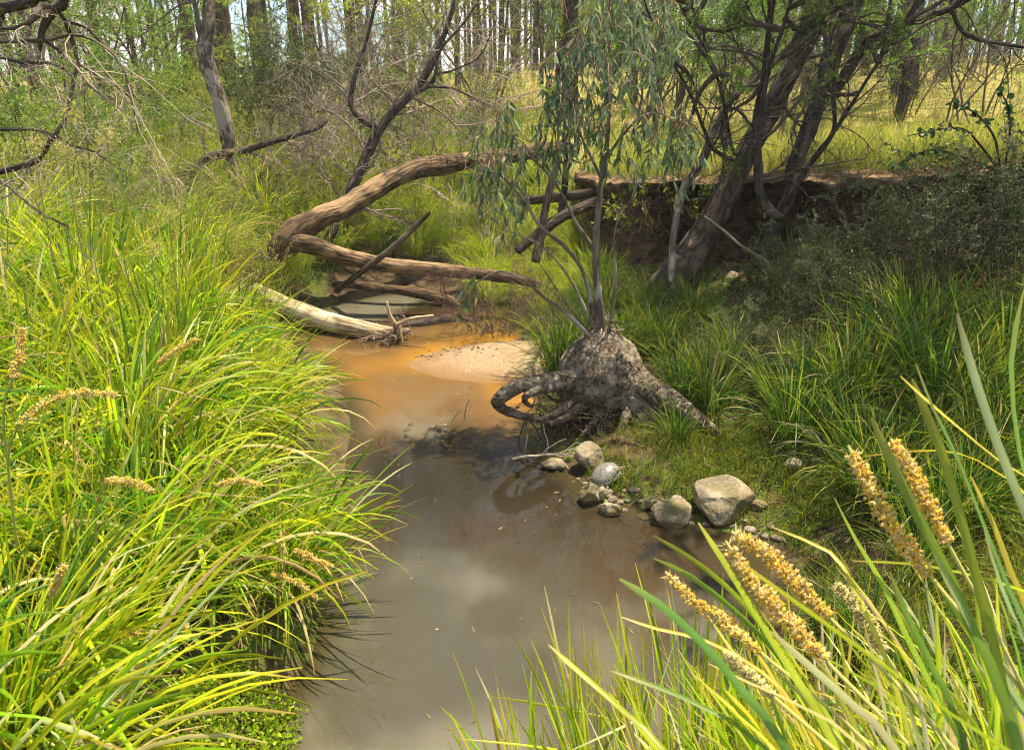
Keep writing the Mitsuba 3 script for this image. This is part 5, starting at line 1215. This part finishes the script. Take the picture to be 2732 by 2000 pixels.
# pale seed heads of that grass
_n = 1500
_a = np.stack([_g.uniform(-8, -1.4, _n), _g.uniform(5.2, 12, _n)], 1)
_k = shapely.contains_xy(shapely.Polygon(LB), _a[:, 0], _a[:, 1])
_a = _a[_k]
_mb = MB()
_b = np.column_stack([_a, ground_z(_a[:, 0], _a[:, 1])])
_C = blade_lines(_g, _b, _g.uniform(-1.5, 1.0, len(_b)), _g.uniform(0, .3, len(_b)), _g.uniform(.2, 1.2, len(_b)), _g.uniform(.7, 1.1, len(_b)), 6)
_mb.add(*tubes(_C, np.full(_C.shape[:2], .0018), 3), (.35, .33, .12))
_per = 24
_i = np.repeat(np.arange(len(_b)), _per)
_t = _g.uniform(.72, 1, len(_i)) * 5.99
_p = _C[_i, np.minimum(_t.astype(int), 5)] + (_C[_i, np.minimum(_t.astype(int), 5) + 1] - _C[_i, np.minimum(_t.astype(int), 5)]) * (_t % 1)[:, None]
_mb.add(*leaf_cards(_g, _p, _g.normal(0, .7, _p.shape) + (0, 0, .7), .028, .007, palette(_g, len(_p), [(.5, .44, .2), (.42, .42, .15)], (1, 1)), lens=False))
stuff('seed_heads', _mb.ply('leaf_material'), 'pale fluffy seed heads standing above the grass of the left slope', 'seed heads')
for _i, (_p, _l) in enumerate((((-2.227, 4.2, 2.494), 'grass with the highest pale fluffy flower head before the bare branches'), ((-2.452, 4.2, 2.354), 'grass with a pale yellow flower head, leftmost before the bare branches'), ((-2.115, 4.3, 2.387), 'grass with a pale yellow flower head right of the others before the bare branches'), ((-2.12, 4.6, 1.73), 'grass with a pale flower head above the tall blades at the left'), ((-1.984, 4.6, 1.916), 'grass with a drooping pale flower head left of the mottled trunk foot'), ((-2.292, 4.2, 2.305), 'grass with a small pale flower head between the others before the bare branches'))):
    _c = np.array(_p)
    _mb = MB()
    _q = _c + _g.normal(0, 1, (260, 3)) * (.028, .02, .035)
    _mb.add(*leaf_cards(_g, _q, _g.normal(0, 1, _q.shape), .014, .006, palette(_g, 260, [(.55, .5, .2), (.48, .48, .14)], (1, 1)), lens=False))
    _k = thing('flowering_grass', _l, 'grass')
    part(_k, 'flower_head', _mb.ply('leaf_material'), kind='stuff')
    _mb = MB()
    _gz = float(ground_z(_c[0] - .1, _c[1] + .1))
    _line = catmull(np.array([_c, _c + (-.03, .02, -.25), (_c[0] - .1, _c[1] + .1, _gz)]), .1)
    _mb.add(*tubes(_line[None], np.full((1, len(_line)), .003), 5), (.25, .27, .08))
    part(_k, 'stalk', _mb.ply('twig_material'))
# the plain behind: denser grass near the bank, thinning with distance
_n = 60000
_r = 8.6 / (1 - _g.random(_n) * .82)
_th = _g.uniform(-.72, .72, _n)
_x, _y = _r * np.sin(_th), _r * np.cos(_th)
_d, _ = edge_distance(_x, _y)
_k = np.where(_x > .9, _d > .02, _r > 12.5) & (_r < 46)
_x, _y, _d = _x[_k], _y[_k], _d[_k]
_z = ground_z(_x, _y)
_z = np.where((_d > 0) & (_d < .95) & (_x > 1), np.maximum(_z, np.interp(_x, EDGE[1:, 0], EDGE[1:, 2]) - .02), _z)
_n = len(_x)
_rr = np.hypot(_x, _y)
_C = blade_lines(_g, np.stack([_x, _y, _z], 1), _g.uniform(0, 6.28, _n), _g.uniform(0, .5, _n), _g.uniform(.2, 1.7, _n), _g.uniform(.18, .5, _n), 4)
_mb = MB()
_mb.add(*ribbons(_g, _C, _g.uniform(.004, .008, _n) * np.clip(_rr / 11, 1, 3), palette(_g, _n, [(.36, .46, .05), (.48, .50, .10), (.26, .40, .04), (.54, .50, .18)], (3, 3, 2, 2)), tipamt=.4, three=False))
stuff('meadow_grass', _mb.ply('blade_material'), 'sunlit yellow-green grass of the plain behind the cut bank', 'grass')
# grass along the lip of the cut bank, some of it hanging over; bare earth stays between the leaning trees
_n = 15000
_i = _g.integers(20, len(_edge) - 20, _n)
_t = unit(np.gradient(_edge[:, :2], axis=0))[_i]
_off = _g.uniform(-.9, .10, _n)
_p = np.column_stack([_edge[_i, 0] + _t[:, 1] * _off, _edge[_i, 1] - _t[:, 0] * _off, _edge[_i, 2] - .015])
_bare = np.exp(-((_p[:, 0] - 3.0) / .85) ** 4) * (_off > -.35)
_p = _p[_g.random(_n) > _bare * .97]
_n = len(_p)
_C = blade_lines(_g, _p, _g.normal(-1.6, 1.6, _n), _g.uniform(0, .6, _n), _g.uniform(.4, 2.3, _n), _g.uniform(.12, .36, _n), 5)
_mb = MB()
_mb.add(*ribbons(_g, _C, _g.uniform(.003, .006, _n), palette(_g, _n, [(.36, .45, .05), (.44, .47, .10), (.22, .36, .04), (.50, .45, .16)], (3, 3, 2, 2)), tipamt=.4, three=False))
stuff('lip_grass', _mb.ply('blade_material'), 'yellow-green grass along the lip of the cut bank, some hanging over it', 'grass')
# the low bright herb at the water edge, lower left
_n = 5200
_x, _y = _g.uniform(-1.45, -.92, _n), _g.uniform(2.2, 2.95, _n)
_k = ((_x + 1.25) / .33) ** 2 + ((_y - 2.52) / .40) ** 2 < 1 + .3 * _g.normal(0, 1, _n)
_x, _y = _x[_k], _y[_k]
_z = np.maximum(ground_z(_x, _y), 0) + .02 + .14 * _g.random(len(_x)) * np.clip(1.2 - (((_x + 1.25) / .33) ** 2 + ((_y - 2.52) / .40) ** 2), .1, 1)
_p = np.stack([_x, _y, _z], 1)
_mb = MB()
_mb.add(*leaf_cards(_g, _p, _g.normal(0, 1, _p.shape) + (0, 0, .35), _g.uniform(.014, .028, len(_p)), _g.uniform(.009, .016, len(_p)), palette(_g, len(_p), [(.32, .48, .02), (.42, .52, .03), (.2, .38, .02)], (3, 2, 2))))
stuff('water_herb', _mb.ply('leaf_material'), 'low bright green small-leaved herb growing at the water edge, lower left', 'herb')

# a few fallen leaves and scraps drifting on the water
_n = 150
_x, _y = _g.uniform(-1.3, .9, _n), _g.uniform(2.3, 8.2, _n)
_k = ground_z(_x, _y) < -.02
_p = np.stack([_x, _y, np.full(_n, .003)], 1)[_k]
_mb = MB()
_mb.add(*leaf_cards(_g, _p, np.column_stack([_g.normal(0, 1, (len(_p), 2)), _g.uniform(0, .08, len(_p))]), _g.uniform(.015, .06, len(_p)), _g.uniform(.005, .012, len(_p)), palette(_g, len(_p), [(.34, .26, .14), (.22, .15, .07), (.4, .36, .2)], (1, 1, 1)), bend=.04))
stuff('floating_leaves', _mb.ply('leaf_material'), 'fallen leaves and scraps drifting on the water', 'leaves')

# ---------------------------------------------------------------- shrubs and forest
_g = np.random.default_rng(606)


def shrub_parts(g, h, w, n_stem, n_leaf, leaf, cols, twigcol, weights=None, droop=-.1, kids=5, wander=.2, twig_r=.012, mat='leaf_material', lens=False, up=1.0, levels=3):
    S = g.normal(0, w * .12, (n_stem, 3)) * (1, 1, 0)
    D = g.normal(0, w / h * .55, (n_stem, 3)) * (1, 1, .2) + (0, 0, up)
    spec = [dict(m=7, w=wander * .7, kids=kids, least=1, **{'from': .2}), dict(m=6, w=wander, kids=kids, t=(0, 0, droop), rr=.6), dict(m=5, w=wander * 1.4, t=(0, 0, droop), rr=.6, kids=3, rmin=.0022)] + ([dict(m=4, w=wander * 1.5, rr=.7)] if levels > 3 else [])
    lv = grow(g, S, D, g.uniform(.6, 1, n_stem) * h, np.full(n_stem, twig_r), spec)
    mb = MB()
    add_branches(mb, lv, (5, 4, 3, 3), twigcol, g)
    out = {'branches': mb.ply('twig_material')}
    if n_leaf:
        p, t = along(g, lv[-1], n_leaf, .05)
        mb = MB()
        mb.add(*leaf_cards(g, p, t * .8 + g.normal(0, .6, p.shape), g.uniform(.7, 1.3, n_leaf) * leaf[0], g.uniform(.7, 1.3, n_leaf) * leaf[1], palette(g, n_leaf, cols, weights or np.ones(len(cols))), lens=lens))
        out['foliage'] = mb.ply(mat)
    return out


def gum_parts(g, h, r, dead=.3, n_leaf=2600, lean=.05, low=.42):
    pts = [(0, 0, -.2, r * 1.25)]
    n = 7
    x = np.cumsum(g.normal(0, lean * h / n, (n, 2)), 0)
    for i in range(n):
        k = (i + 1) / n
        pts.append((x[i, 0], x[i, 1], h * k, r * (1 - .8 * k) + .01))
    mb = MB()
    c = limb(mb, pts, .35, 9, .10, .05, int(g.integers(99)))
    out = {'trunk': mb.ply(['dark_bark', 'rough_bark'][int(g.integers(2))])}
    m = 26
    j = (len(c) * g.uniform(low, .99, m)).astype(int)
    d = g.normal(0, 1, (m, 3)) * (1, 1, .3) + (0, 0, .55)
    lv = grow(g, c[j, :3], d, g.uniform(.10, .24, m) * h, np.maximum(c[j, 3] * .4, .012), [dict(m=6, w=.16, kids=4, t=(0, 0, .15)), dict(m=5, w=.22, kids=4, t=(0, 0, -.1)), dict(m=4, w=.25, t=(0, 0, -.5))])
    mb = MB()
    add_branches(mb, lv, (5, 4, 3), (.10, .085, .07), g)
    out['branches'] = mb.ply('twig_material')
    p, t = along(g, lv[-1], n_leaf, 0)
    mb = MB()
    mb.add(*leaf_cards(g, p, t * .3 + g.normal(0, .5, p.shape) + (0, 0, -.7), g.uniform(.10, .2, n_leaf), g.uniform(.022, .04, n_leaf), palette(g, n_leaf, [(.10, .16, .05), (.15, .21, .08), (.22, .27, .07), (.28, .27, .12)], (4, 4, 2, 1)), lens=False))
    out['crown'] = mb.ply('leaf_material')
    return out


GUM = [kind(f'gum_tree_kind_{i}', gum_parts(_g, _g.uniform(12, 17), _g.uniform(.10, .2), lean=.035)) for i in range(6)] + [kind(f'gum_tree_kind_{i + 6}', gum_parts(_g, _g.uniform(13, 17), .15, n_leaf=900, lean=.025, low=.62)) for i in range(3)]
WATTLE = [kind(f'wattle_kind_{i}', shrub_parts(_g, 4.2, 2.6, 6, 9500, (.10, .018), c, (.08, .065, .05), droop=-.05, kids=6, twig_r=.03)) for i, c in enumerate(([(.24, .40, .17), (.30, .46, .2), (.18, .32, .13)], [(.19, .36, .05), (.28, .45, .06), (.13, .26, .04)], [(.32, .42, .04), (.42, .46, .05), (.22, .33, .04)], [(.14, .23, .09), (.19, .28, .11), (.25, .3, .13)]))]
DEAD = [kind(f'dead_shrub_kind_{i}', shrub_parts(_g, 2.0, 1.7, 8, 0, None, None, (.27, .225, .20), kids=5.5, wander=.34, twig_r=.014, droop=-.25, levels=4)) for i in range(3)] + [kind('dead_shrub_kind_3', shrub_parts(_g, 2.0, 2.0, 12, 0, None, None, (.085, .052, .045), kids=6, wander=.34, twig_r=.014, droop=-.25, levels=4))]
BUSH = [kind(f'leafy_shrub_kind_{i}', shrub_parts(_g, 1.3, 1.4, 12, 9000, (.035, .011), c, (.10, .08, .06), kids=5.5, twig_r=.008, droop=-.1)) for i, c in enumerate(([(.06, .105, .035), (.09, .145, .045), (.04, .075, .025)], [(.19, .32, .05), (.29, .42, .07), (.13, .24, .04)], [(.21, .26, .12), (.14, .19, .09), (.28, .29, .16)], [(.32, .41, .04), (.42, .46, .05), (.17, .29, .03)]))]


def put(name, gid, p, s, label, cat, group=None, rz=None, sink=0.0):
    x, y = p[:2]
    place(name, gid, x, y, float(ground_z(x, y)) - sink, _g.uniform(0, 360) if rz is None else rz, s, label, cat, group)


# dark fine-leaved bushes in the shade on the right, below the bank
for _p, _s, _k, _l in (((2.85, 7.35), .55, 2, 'low grey-green shrub right of the foot of the leaning trees'), ((3.3, 7.25), .72, 0, 'dark fine-leaved shrub in the middle of the shaded bank'), ((3.9, 6.9), 1.0, 0, 'dark fine-leaved shrub against the bank near the right edge'), ((4.6, 6.6), 1.0, 0, 'dark fine-leaved shrub at the right edge of the view against the bank'), ((3.6, 7.6), .85, 2, 'pale seeding bush under the lip of the bank'), ((3.3, 6.5), .55, 0, 'low dark shrub before the others on the shaded bank'), ((2.7, 6.75), .5, 0, 'low dark shrub nearest the twiggy grey bush'), ((1.95, 6.3), .5, 2, 'small twiggy grey-green bush between the tussocks right of the stump'), ((2.12, 6.05), .4, 2, 'smallest grey-green bush right of the stump'), ((4.2, 7.3), 1.15, 2, 'grey-green bush at the foot of the bank near the right edge'), ((5.4, 7.2), 1.2, 0, 'dark shrub climbing the bank beyond the right edge')):
    put('leafy_shrub', BUSH[_k], _p, _s, _l, 'shrub')
# grey dead twiggy shrubs behind the logs
for _q, _s, _l in (((-3.192, 11.6, 1.229), 1.1, 'grey dead twiggy shrub left of the arching trunk'), ((-2.627, 12, 1.179), 1.25, 'grey dead twiggy shrub behind the arching trunk'), ((-1.883, 12.4, 0.991), 1.2, 'pinkish-grey dead shrub behind the middle of the arching trunk'), ((-1.168, 12.2, 0.882), 1.0, 'dead shrub under the right half of the arching trunk'), ((-0.684, 14, 1.682), 1.4, 'dead shrub behind the right half of the arching trunk'), ((-4.418, 9.6, 1.848), .6, 'dead twiggy shrub behind the overhanging bare branches'), ((-0.272, 8.4, -0.03), .5, 'low reddish dead bush at the back of the sand bar'), ((-0.018, 8.35, 0.039), .42, 'small reddish dead bush right at the sand bar edge'), ((-0.431, 10.8, 0.346), .6, 'dead bush under the lower limb, right end')):
    put('dead_shrub', DEAD[3 if 'reddish' in _l else int(_s * 10) % 3], _q, _s, _l, 'shrub')
# green shrubs on the left slope and behind
SH = [((-5.937, 14, 2.194), 1.5, 1, 'bright green leafy shrub high on the slope left of the mottled trunk'), ((-5.658, 15, 1.925), 1.3, 3, 'yellow-green leafy shrub just left of the mottled trunk, high on the slope'), ((-4.976, 18, 2.142), 1.4, 1, 'bright green shrub high on the slope right of the mottled trunk'), ((-5.674, 11, 1.724), 1.0, 1, 'bright green shrub behind the lowest bare branches at the left'), ((-3.23, 16, 1.873), 1.5, 2, 'grey-green shrub behind the leaning dead tree'), ((-3.722, 13, 1.755), 1.5, 0, 'dark dense shrub right of the mottled trunk, on the slope'), ((-3.173, 13, 1.477), 1.5, 0, 'dark dense shrub behind the dead twigs'), ((-4.856, 12, 1.635), .9, 1, 'bright green shrub left of the mottled trunk'), ((-4.233, 8.5, 1.481), .7, 1, 'light green leafy shrub in the tall grass on the left'), ((-3.612, 7.9, 1.344), .6, 1, 'light green leafy shrub before the fallen branch'), ((-4.296, 7.5, 1.582), .7, 3, 'yellow-green shrub at the left edge in the tall grass'), ((-3.614, 6.6, 1.416), .55, 1, 'light green shrub behind the tall left tussocks'), ((-3.39, 10.5, 1.135), .7, 2, 'grey-green bush at the foot of the mottled trunk'), ((-3.888, 9.8, 1.24), .7, 2, 'grey-green bush under the fallen branch'), ((-5.658, 9.5, 2.009), 1.4, 1, 'green shrub behind the bare branches at the left edge'), ((-1.841, 14.5, 1.414), 1.2, 1, 'light green shrub beyond the dead twigs in the middle'), ((-1.312, 16, 1.536), 1.3, 3, 'yellow-green shrub in the middle of the far grass'), ((-0.21, 13, 0.908), .9, 1, 'green shrub behind the left side of the sapling'), ((-4.602, 13.5, 1.79), 1.0, 3, 'yellow-green shrub close behind the mottled trunk'), ((-2.12, 10.9, -0.198), .45, 0, 'low dark green shrub at the far water edge left of the dead pole')]
for _q, _s, _k, _l in SH:
    put('leafy_shrub', BUSH[_k], _q, _s, _l, 'shrub')

# a round-leaved shrub on the lip at the right, leaf by leaf
_k = thing('round_leaved_shrub', 'shrub with dark round leaves on arching stems at the lip of the bank, right', 'shrub')
_mb, _lp, _ld = MB(), [], []
for _pts in ([(4.757, 8, 1.809, 0.01345), (4.364, 7.9, 1.935, 0.011), (4.036, 7.8, 2.008, 0.008666), (3.782, 7.7, 1.955, 0.008581), (3.542, 7.6, 1.841, 0.00639)], [(4.802, 8, 1.809, 0.01345), (4.518, 7.9, 2.041, 0.01095), (4.28, 7.8, 2.195, 0.008589), (3.992, 7.7, 2.201, 0.006359), (3.658, 7.6, 2.147, 0.004197)], [(4.823, 8, 1.817, 0.01344), (4.631, 7.9, 2.125, 0.01091), (4.357, 7.8, 2.337, 0.00853), (4.071, 7.7, 2.442, 0.006285)], [(4.867, 8, 1.817, 0.01344), (4.784, 7.9, 2.125, 0.01091), (4.685, 7.85, 2.376, 0.008568), (4.547, 7.8, 2.538, 0.004224)]):
    _c = limb(_mb, _pts, .04, 6, .05, .01, 3)
    _j = _g.integers(len(_c) // 2, len(_c), 26)
    _lp.append(_c[_j, :3] + _g.normal(0, .02, (26, 3)))
part(_k, 'stems', _mb.ply('dark_bark'))
for _p in np.vstack(_lp):
    _a = np.linspace(0, 2 * np.pi, 9)[:-1]
    _r = _g.uniform(.022, .036)
    _n = unit(_g.normal(0, .5, 3) + (0, -.5, .8))
    _s = unit(np.cross(_n, (1, .1, 0)))
    _t = np.cross(_n, _s)
    _v = np.vstack([_p - _n * .003, _p + _r * (np.cos(_a)[:, None] * _s + np.sin(_a)[:, None] * _t * .9)])
    _f = np.array([(0, 1 + i, 1 + (i + 1) % 8) for i in range(8)])
    _q = MB()
    _q.add(_v, _f, None, palette(_g, 1, [(.035, .10, .035), (.05, .13, .04)], (1, 1)))
    part(_k, 'leaf', _q.ply('leaf_material'))
# leafy creeper on the bank face left of the leaning trees
_k = thing('creeper', 'yellow-green leafy creeper hanging on the earth bank left of the leaning trees', 'creeper')
_S = np.vstack([np.array((1.575, 9.2, 1.329)) + _g.normal(0, (.14, .05, .06), (10, 3)), np.array((1.387, 9.5, 1.231)) + _g.normal(0, (.10, .05, .06), (7, 3))])
_lv = grow(_g, _S, _g.normal(0, .5, (17, 3)) + (0, -.5, -.6), _g.uniform(.3, .6, 17), np.full(17, .004), [dict(m=7, w=.2, kids=3), dict(m=5, w=.3)])
_mb = MB()
add_branches(_mb, _lv, (4, 3), (.2, .14, .09), _g)
part(_k, 'stems', _mb.ply('twig_material'), kind='stuff')
_p, _t = along(_g, _lv[1], 420)
_mb = MB()
_mb.add(*leaf_cards(_g, _p, _t + _g.normal(0, .7, _p.shape), _g.uniform(.03, .06, 420), _g.uniform(.014, .024, 420), palette(_g, 420, [(.28, .33, .02), (.18, .28, .02), (.1, .18, .02)], (3, 2, 1))))
part(_k, 'foliage', _mb.ply('leaf_material'), kind='stuff')
# roots and dead stems hanging over the bank face
_mb = MB()
_i = _g.integers(60, len(_edge) - 200, 260)
_S = _edge[_i] + np.column_stack([_g.normal(0, .05, (260, 2)) + (-.02, -.12), _g.uniform(-.25, -.02, 260)])
add_branches(_mb, grow(_g, _S, _g.normal(0, .35, (260, 3)) + (-.1, -.5, -1.0), _g.uniform(.12, .6, 260), np.full(260, .003), [dict(m=7, w=.18, t=(0, .3, -.5), kids=1.2), dict(m=5, w=.3)]), (4, 3), (.06, .042, .028), _g, .5)
stuff('hanging_roots', _mb.ply('twig_material'), 'fine dead roots hanging from the lip of the cut bank', 'roots')
# litter of fallen sticks and strips on the right bank
_n = 420
_x, _y = _g.uniform(.6, 4.2, _n), _g.uniform(4.2, 8.6, _n)
_S = np.column_stack([_x, _y, ground_z(_x, _y) + .012])
_mb = MB()
add_branches(_mb, grow(_g, _S, _g.normal(0, 1, (_n, 3)) * (1, 1, .12), _g.uniform(.06, .4, _n), _g.uniform(.0015, .005, _n), [dict(m=5, w=.15)]), (4,), (.26, .20, .15), _g, .4)
stuff('litter', _mb.ply('twig_material'), 'fallen sticks and bark strips lying among the tussocks of the right bank', 'litter')

# forest on the plain
def where(q, a, b):
    r, t = math.hypot(*q[:2]), q[0] / q[1]
    return ('in the near forest' if r < a else 'in the mid forest' if r < b else 'at the far forest edge') + (', left of the mottled trunk' if t < -.38 else ', upper left of the view' if t < -.12 else ', behind the sapling' if t < .2 else ', behind the leaning trees' if t < .45 else ', upper right of the view')


_used_xy = []
NAMED = [((-11.468, 30, 3.133), 1.4, 'pair of close dark trunks far left of centre, left one'), ((-11.501, 30.5, 3.216), 1.3, 'pair of close dark trunks far left of centre, right one'), ((-7.399, 22, 2.187), .8, 'thin black trunk just right of the mottled trunk'), ((-8.046, 27, 2.55), 1.2, 'dark straight trunk behind, second right of the mottled trunk'), ((-8.084, 27.5, 2.478), 1.1, 'dark straight trunk behind, third right of the mottled trunk'),
         ((-6.154, 24, 2.202), .8, 'slim trunk in the grass left of the leaning dead tree, first of two'), ((-5.704, 24, 2.141), .8, 'slim trunk in the grass left of the leaning dead tree, second of two'), ((10.344, 22, 1.448), 1.9, 'broad dark trunk standing on the plain right of the leaning trees'), ((13.244, 26, 1.491), 1.2, 'slim trunk behind the broad dark trunk on the right'), ((1.32, 19, 2.785), 1.3, 'straight dark trunk seen above the eucalypt sapling')]
for _q, _s, _l in NAMED:
    put('gum_tree', GUM[len(_l) % 6], _q, (_s, _s, 1.0), _l, 'tree', sink=.1)
    _used_xy.append(_q[:2])
_cnt = 0
while _cnt < 150:
    _r, _a = 20 + 30 * _g.random() ** .8, _g.uniform(-.78, .78)
    _q = (_r * math.sin(_a), _r * math.cos(_a))
    if min(math.hypot(_q[0] - u[0], _q[1] - u[1]) for u in _used_xy) < 1.0:
        continue
    _used_xy.append(_q)
    put('gum_tree', GUM[_g.integers(9) if _cnt % 3 else 6 + _cnt % 9 // 3], _q, (_g.uniform(.4, .85),) * 2 + (_g.uniform(.8, 1.1),), 'slender forest tree ' + where(_q, 28, 38), 'tree', 'forest trees beyond the creek', sink=.15)
    _cnt += 1
for _q, _s, _k, _l in (((3.44, 17, 2.086), 1.0, 0, 'pale blue-green feathery wattle behind the sapling and the leaning trees'), ((3.182, 20, 1.874), 1.1, 0, 'second pale feathery wattle behind the sapling'), ((3.749, 15.5, 1.899), .7, 1, 'bright green wattle between the leaning stems'), ((5.371, 16, 1.789), .9, 1, 'bright green wattle behind the two leaning trees'), ((1.387, 21, 2.049), 1.2, 3, 'grey-green wattle left of the sapling crown'), ((-8.383, 20, 2.589), 1.2, 1, 'bright green wattle at the upper left behind the bare branches'), ((-7.826, 17, 2.26), .9, 1, 'lower bright green wattle at the upper left'), ((-3.887, 19, 2.402), 1.1, 2, 'yellow-green wattle left of the leaning dead tree'), ((-0.705, 19, 2.306), 1.1, 2, 'yellow-green wattle right of the leaning dead tree'), ((9.366, 17, 2.086), .8, 1, 'green wattle at the right behind the round-leaved shrub'), ((-8.132, 14, 2.266), 1.1, 1, 'green wattle at the left edge')):
    put('wattle', WATTLE[_k], _q, _s, _l, 'tree')
for _i in range(22):
    _r, _a = 18 + 28 * _g.random(), _g.uniform(-.75, .75)
    _w = (_r * math.sin(_a), _r * math.cos(_a))
    put('wattle', WATTLE[_g.integers(1, 4)], _w, _g.uniform(.5, 1.1), 'green understorey wattle ' + where(_w, 26, 36), 'tree', 'understorey wattles in the forest')
for _i in range(20):
    _r, _a = 18 + 20 * _g.random(), _g.uniform(-.72, .72)
    _w = (_r * math.sin(_a), _r * math.cos(_a))
    put('dead_shrub', DEAD[_g.integers(3)], _w, _g.uniform(1.0, 2.0), 'leafless grey-brown twiggy shrub ' + where(_w, 22, 30), 'shrub', 'dead shrubs in the forest')

# the wood beyond, too far off to tell its trees apart
_n = 420
_r, _a = _g.uniform(48, 85, _n), _g.uniform(-.8, .8, _n)
_k = (_a > -.05) | (_g.random(_n) < .25)
_r, _a = _r[_k], _a[_k]
_n = len(_r)
_x, _y = _r * np.sin(_a), _r * np.cos(_a)
_z = ground_z(_x, _y) - .3
_h = _g.uniform(9, 17, _n)
_P = np.stack([np.stack([_x + _g.normal(0, .25, _n) * k, _y, _z + _h * k], 1) for k in np.linspace(0, 1, 6)], 1)
_mb = MB()
_v, _f, _u = tubes(_P, _g.uniform(.06, .2, _n)[:, None] * np.linspace(1, .3, 6)[None], 6)
_mb.add(_v, _f, _u, (.075, .062, .052))
_m = 46000
_i = _g.integers(0, _n, _m)
_t = _g.random(_m) ** .7
_p = np.stack([_x[_i], _y[_i], _z[_i] + _t * (_h[_i] + 1)], 1) + _g.normal(0, 1, (_m, 3)) * (1.5, 1.5, .9)
_p = _p[_p[:, 2] > ground_z(_p[:, 0], _p[:, 1])]
_lm = MB()
_lm.add(*leaf_cards(_g, _p, _g.normal(0, .6, _p.shape) + (0, 0, -.5), _g.uniform(.25, .6, len(_p)), _g.uniform(.06, .14, len(_p)), palette(_g, len(_p), [(.10, .16, .06), (.15, .21, .08), (.2, .25, .08), (.22, .2, .12)], (3, 3, 2, 2)), lens=False))
labels['far_wood'] = {'label': 'far wood of thin dark trunks and grey-green leaves beyond the forest', 'category': 'wood', 'kind': 'stuff'}
scene['far_wood__trunks'] = _mb.ply('twig_material')
scene['far_wood__foliage'] = _lm.ply('leaf_material')
labels['far_wood__trunks'] = {'kind': 'stuff'}
labels['far_wood__foliage'] = {'kind': 'stuff'}

# ---------------------------------------------------------------- thin haze added to brighten the far trees, for lens veil
scene['air'] = {'type': 'homogeneous', 'albedo': 0.95, 'sigma_t': 0.0009}
scene['haze'] = {'type': 'cube', 'to_world': T().translate([0, 75, 7.0]).scale([205, 130, 14.5]), 'bsdf': {'type': 'null'}, 'interior': {'type': 'ref', 'id': 'air'}}
labels['haze'] = {'kind': 'stuff', 'label': 'thin haze added to brighten the far trees', 'category': 'haze'}
scene['camera']['medium'] = {'type': 'ref', 'id': 'air'}

# twigs and leaf scraps washed up on the sand
_gg = np.random.default_rng(31)
_n = 60
_x, _y = _gg.uniform(-.6, .4, _n), _gg.uniform(7.15, 7.95, _n)
_zz = .10 * (1 - ((_x - .5) / 1.5) ** 2 - ((_y - 7.5) / .66) ** 2)
_k = _zz > .01
_S = np.column_stack([_x, _y, _zz + .006])[_k]
_mb = MB()
add_branches(_mb, grow(_gg, _S, _gg.normal(0, 1, _S.shape) * (1, 1, .05), _gg.uniform(.03, .16, len(_S)), _gg.uniform(.001, .003, len(_S)), [dict(m=4, w=.15)]), (4,), (.12, .085, .06), _gg, .4)
stuff('sand_litter', _mb.ply('twig_material'), 'thin twigs and scraps washed up on the sand bar', 'litter')
